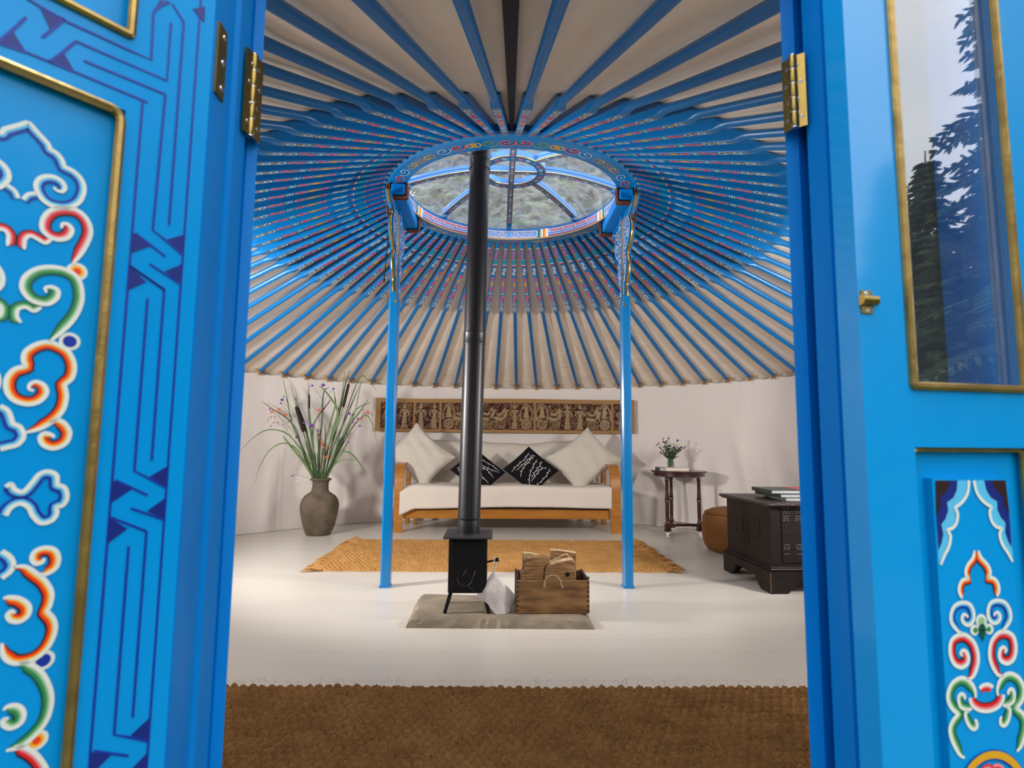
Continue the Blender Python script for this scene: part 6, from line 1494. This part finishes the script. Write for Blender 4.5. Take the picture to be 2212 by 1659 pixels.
bn.build('stems', bun); hd.build('flower_heads', bun)

# ---------------- carved chest
rz = math.radians(2.0); Rz = Matrix.Rotation(rz, 3, 'Z'); K0_ = Vector((1.600, 3.300, 0))
CW, CD = .98, .62; ztop = PY(1668, 1086, 3.285).z
def ch(x, y, z): return K0_+Rz @ Vector((x, y, 0))+Vector((0, 0, z))
chest = thing('carved_chest', 'low black-brown carved wooden chest on bracket feet beside the right door frame', 'chest', tuple(ch(CW/2, CD/2, 0)))
zb0 = .145; ins = .022
mb = MB(); mb.box(ch(CW/2, CD/2, (zb0+ztop-.028)/2), (CW-2*ins, CD-2*ins, ztop-.028-zb0), 'chest_wood', Rz, .004); mb.build('body', chest)
mb = MB(); mb.box(ch(CW/2, CD/2, ztop-.014), (CW+.034, CD+.034, .018), 'chest_top', Rz, .006); mb.box(ch(CW/2, CD/2, ztop-.0255), (CW+.010, CD+.010, .010), 'chest_wood', Rz, .004)
for q in range(5): mb.box(ch(.02+q*.03, -.0172, ztop-.010+(q % 2)*.003), (.022, .0008, .0016), 'wear', Rz)
mb.build('lid', chest)
FT = [(0, 0), (.10, 0), (.12, .018), (.13, .018), (.15, .045), (.165, .05), (.17, .072), (.5, .072)]
def skirt(Lx, fn, name):
    half = [(a*min(1, Lx/.62), b) for a, b in FT]; half[-1] = (Lx/2, .072)
    pts = half+[(Lx-a, b) for a, b in half[::-1][1:]]+[(Lx, .125), (0, .125)]
    mb = MB(); mb.prism(pts, 0, .020, 'chest_wood', fn); o = mb.build(name, chest, angle=20); recalc(o)
skirt(CW, lambda x, z, h: ch(x, h, z), 'plinth_front'); skirt(CD-.04, lambda x, z, h: ch(h, .02+x, z), 'plinth_side'); skirt(CW, lambda x, z, h: ch(x, CD-h, z), 'plinth_back'); skirt(CD-.04, lambda x, z, h: ch(CW-h, .02+x, z), 'plinth_side')
mb = MB(); mb.box(ch(CW/2, CD/2, .132), (CW-.004, CD-.004, .014), 'chest_wood', Rz, .005); mb.box(ch(CW/2, CD/2, .143), (CW-.022, CD-.022, .012), 'chest_wood', Rz, .004); mb.box(ch(.10, -.0005, .060), (.0, .0, .0), 'rub', Rz); mb.box(ch(.0008, -.0008, .065), (.003, .003, .11), 'rub', Rz); mb.box(ch(CW/2, .0005, .1395), (CW-.01, .003, .0012), 'wear', Rz); mb.build('plinth_moulding', chest)
mb = MB(); y_ = ins-.0025
mb.box(ch(.045, y_, (zb0+ztop)/2), (.046, .006, ztop-zb0-.04), 'chest_wood', Rz, .001)
for j in range(5):
    x0_ = .092+j*.165; mb.box(ch(x0_+.07, y_, (zb0+ztop)/2-.012), (.150, .008, ztop-zb0-.075), 'chest_wood', Rz, .002)
    for sgx in (0, 1):
        bx0 = x0_+.022+sgx*.075
        for zz, L_2 in ((.455, .016), (.432, 0), (.408, .036), (.395, .036), (.386, .014), (.245, .036), (.232, .014), (.222, .036), (.193, .036)):
            zz = zz-.49+ztop
            if L_2 == 0:
                for q in range(5): mb.box(ch(bx0-.012+q*.008, y_-.0044, zz+(.004 if q % 2 else -.003)), (.004, .0012, .0015), 'wear', Rz)
            elif L_2 < .02:
                for dx in (-.012, .012): mb.box(ch(bx0+dx, y_-.0044, zz), (L_2*.9, .0012, .0016), 'wear', Rz)
            else: mb.box(ch(bx0, y_-.0044, zz), (L_2, .0012, .0012), 'wear', Rz)
mb.build('carved_front', chest)
mb = MB()
for (yy, zz, w_, h_) in ((.16, .35, .012, .10), (.22, .40, .05, .012), (.22, .35, .05, .012), (.30, .30, .012, .15), (.38, .34, .012, .10), (.42, .26, .04, .012), (.30, .22, .08, .012), (.46, .33, .012, .12), (.2, .28, .06, .012)): mb.box(ch(ins-.001, yy, zz), (.006, w_, h_), 'chest_wood', Rz, .002)
mb.build('carved_side', chest)
bz0 = ztop-.0045
book('book', 'large grey-green art book at the bottom of the stack on the chest', ch(.42, .26, 0).x, ch(.42, .26, 0).y, bz0, .46, .30, .018, rz+math.radians(-4), 'cover_green', 'page_edge', 'books stacked on the chest')
book('book', 'dark covered book in the middle of the stack on the chest', ch(.37, .30, 0).x, ch(.37, .30, 0).y, bz0+.0186, .44, .29, .020, rz+math.radians(3), 'cover_dark', 'page_edge', 'books stacked on the chest')
book('book', 'hardback with red and white jacket on top of the stack on the chest', ch(.33, .30, 0).x, ch(.33, .30, 0).y, bz0+.0392, .42, .27, .022, rz+math.radians(-2), 'cover_dark', 'page_edge', 'books stacked on the chest', 'cover_red')

# ---------------- leather pouffe
PX, PYy = 1.985, 4.60
pf = thing('leather_pouffe', 'round tan leather pouffe half hidden behind the carved chest', 'pouffe', (PX, PYy, 0))
mb = MB(); mb.lathe([(0, 0), (.20, 0), (.245, .01), (.272, .05), (.284, .12), (.286, .20), (.276, .27), (.255, .305), (.215, .325), (.15, .338), (.05, .343), (0, .343)], (PX, PYy, 0), 'leather', 56, None, False); mb.build('cover', pf, angle=80)
mb = MB(); mb.tube([(PX+.262*math.cos(a), PYy+.262*math.sin(a), .300) for a in np.linspace(0, 2*PI, 60)], .0022, 'stitch', 5, False); mb.build('piping', pf)

# ================================================================== OUTSIDE: spruces behind the yurt and behind the camera
def spruce(h, label, loc, s=0, sc=1.0):
    rr = random.Random(s); root = thing('spruce_tree', label, 'tree', loc, 'spruces around the yurt')
    mb = MB(); mb.tube([(0+loc[0], loc[1], loc[2]), (loc[0]+.1, loc[1], loc[2]+h*.6), (loc[0], loc[1], loc[2]+h)], [.16, .09, .015], 'bark', 8); mb.build('trunk', root)
    vs = []; fs = []; z = .5
    while z < h*.98:
        R_ = (h-z)/h*2.3+.15
        for q in range(11):
            a = rr.uniform(0, 2*PI); L_ = R_*rr.uniform(.75, 1.1); dr = Vector((math.cos(a), math.sin(a), 0)); sd = Vector((-math.sin(a), math.cos(a), 0)); nst = max(6, int(L_/.075))
            pr = None
            for k in range(nst+1):
                t = k/nst; p = Vector(loc)+dr*(L_*t)+Vector((0, 0, z-.35*L_*t*t*1.0+.12*L_*t))
                if k:
                    tw = L_*.34*(1-t)+.13
                    for sg in (-1, 1):
                        for ang in (0, 1):
                            tip = p+sd*sg*tw*rr.uniform(.7, 1.1)+dr*tw*.6+Vector((0, 0, -tw*rr.uniform(.1, .5)))
                            w = .011+.009*rr.random(); b = len(vs); ax_ = (tip-p).normalized(); ud = Vector((0, 0, 1)); cr_ = ax_.cross(ud).normalized()
                            for u_ in (-1, 1):
                                b = len(vs); o_ = cr_*w*u_*.0
                                vs += [p+cr_*w, p-cr_*w, p+(tip-p)*.6-cr_*w*1.1, tip, p+(tip-p)*.6+cr_*w*1.1] if u_ < 0 else [p+ud*w, p-ud*w*1.4, p+(tip-p)*.6-ud*w*1.5, tip, p+(tip-p)*.6+ud*w]
                                fs.append((b, b+1, b+2, b+3, b+4))
        z += .16+.05*rr.random()
    mb = MB(); mb.add(vs, fs, 'needles'); mb.build('foliage', root, smooth=False); return root
tr0 = spruce(9.5, 'tall spruce standing straight behind the yurt', (.6, 11.0, -.06), 1)
TREES = [(-2.6, 10.6, 1.05, 'spruce behind the yurt, left of the tallest one'), (3.7, 10.8, 1.0, 'spruce behind the yurt, right of the tallest one'), (-1.0, 13.2, 1.35, 'larger spruce in the second row behind the yurt'), (2.2, 13.4, 1.3, 'second row spruce behind the yurt towards the right'), (-5.6, 10.2, 1.1, 'spruce far left behind the yurt'), (6.8, 10.0, 1.1, 'spruce far right behind the yurt'),
 (5.7, -1.0, .84, 'tall spruce reflected at the right of the glazed door pane'), (8.3, -4.7, .52, 'lower spruce reflected in the middle of the glazed door pane'), (6.9, -5.9, .46, 'low spruce reflected at the left of the glazed door pane'), (10.6, -4.2, .60, 'backdrop spruce reflected in the pane behind the others'), (11.0, -1.2, .72, 'backdrop spruce hidden behind the tall reflected one'), (9.0, -8.4, .62, 'backdrop spruce far behind the reflected group'), (8.6, .4, .6, 'spruce standing right of the yurt'), (7.4, -3.5, .50, 'small spruce reflected low in the pane, second from its left'), (8.8, -3.4, .60, 'spruce reflected just left of the tall one'), (9.5, -5.4, .64, 'spruce reflected behind the small ones'), (7.9, -6.4, .60, 'spruce reflected at the left bead of the pane'), (8.4, -2.3, .60, 'spruce reflected below the tall one'), (-6.5, -3.2, 1.0, 'spruce behind the camera on the left'), (-3.6, -8.5, 1.1, 'spruce behind the camera far left'), (1.0, -10.5, 1.1, 'spruce straight behind the camera')]
for i, (x, y, s_, lb) in enumerate(TREES):
    o = tr0.copy(); COL.objects.link(o); o['label'] = lb; o.location = (x, y, -.06); o.scale = (s_, s_, s_); o.rotation_euler = (0, 0, i*1.3)
    for k in kids(tr0):
        c_ = k.copy(); COL.objects.link(c_); c_.parent = o
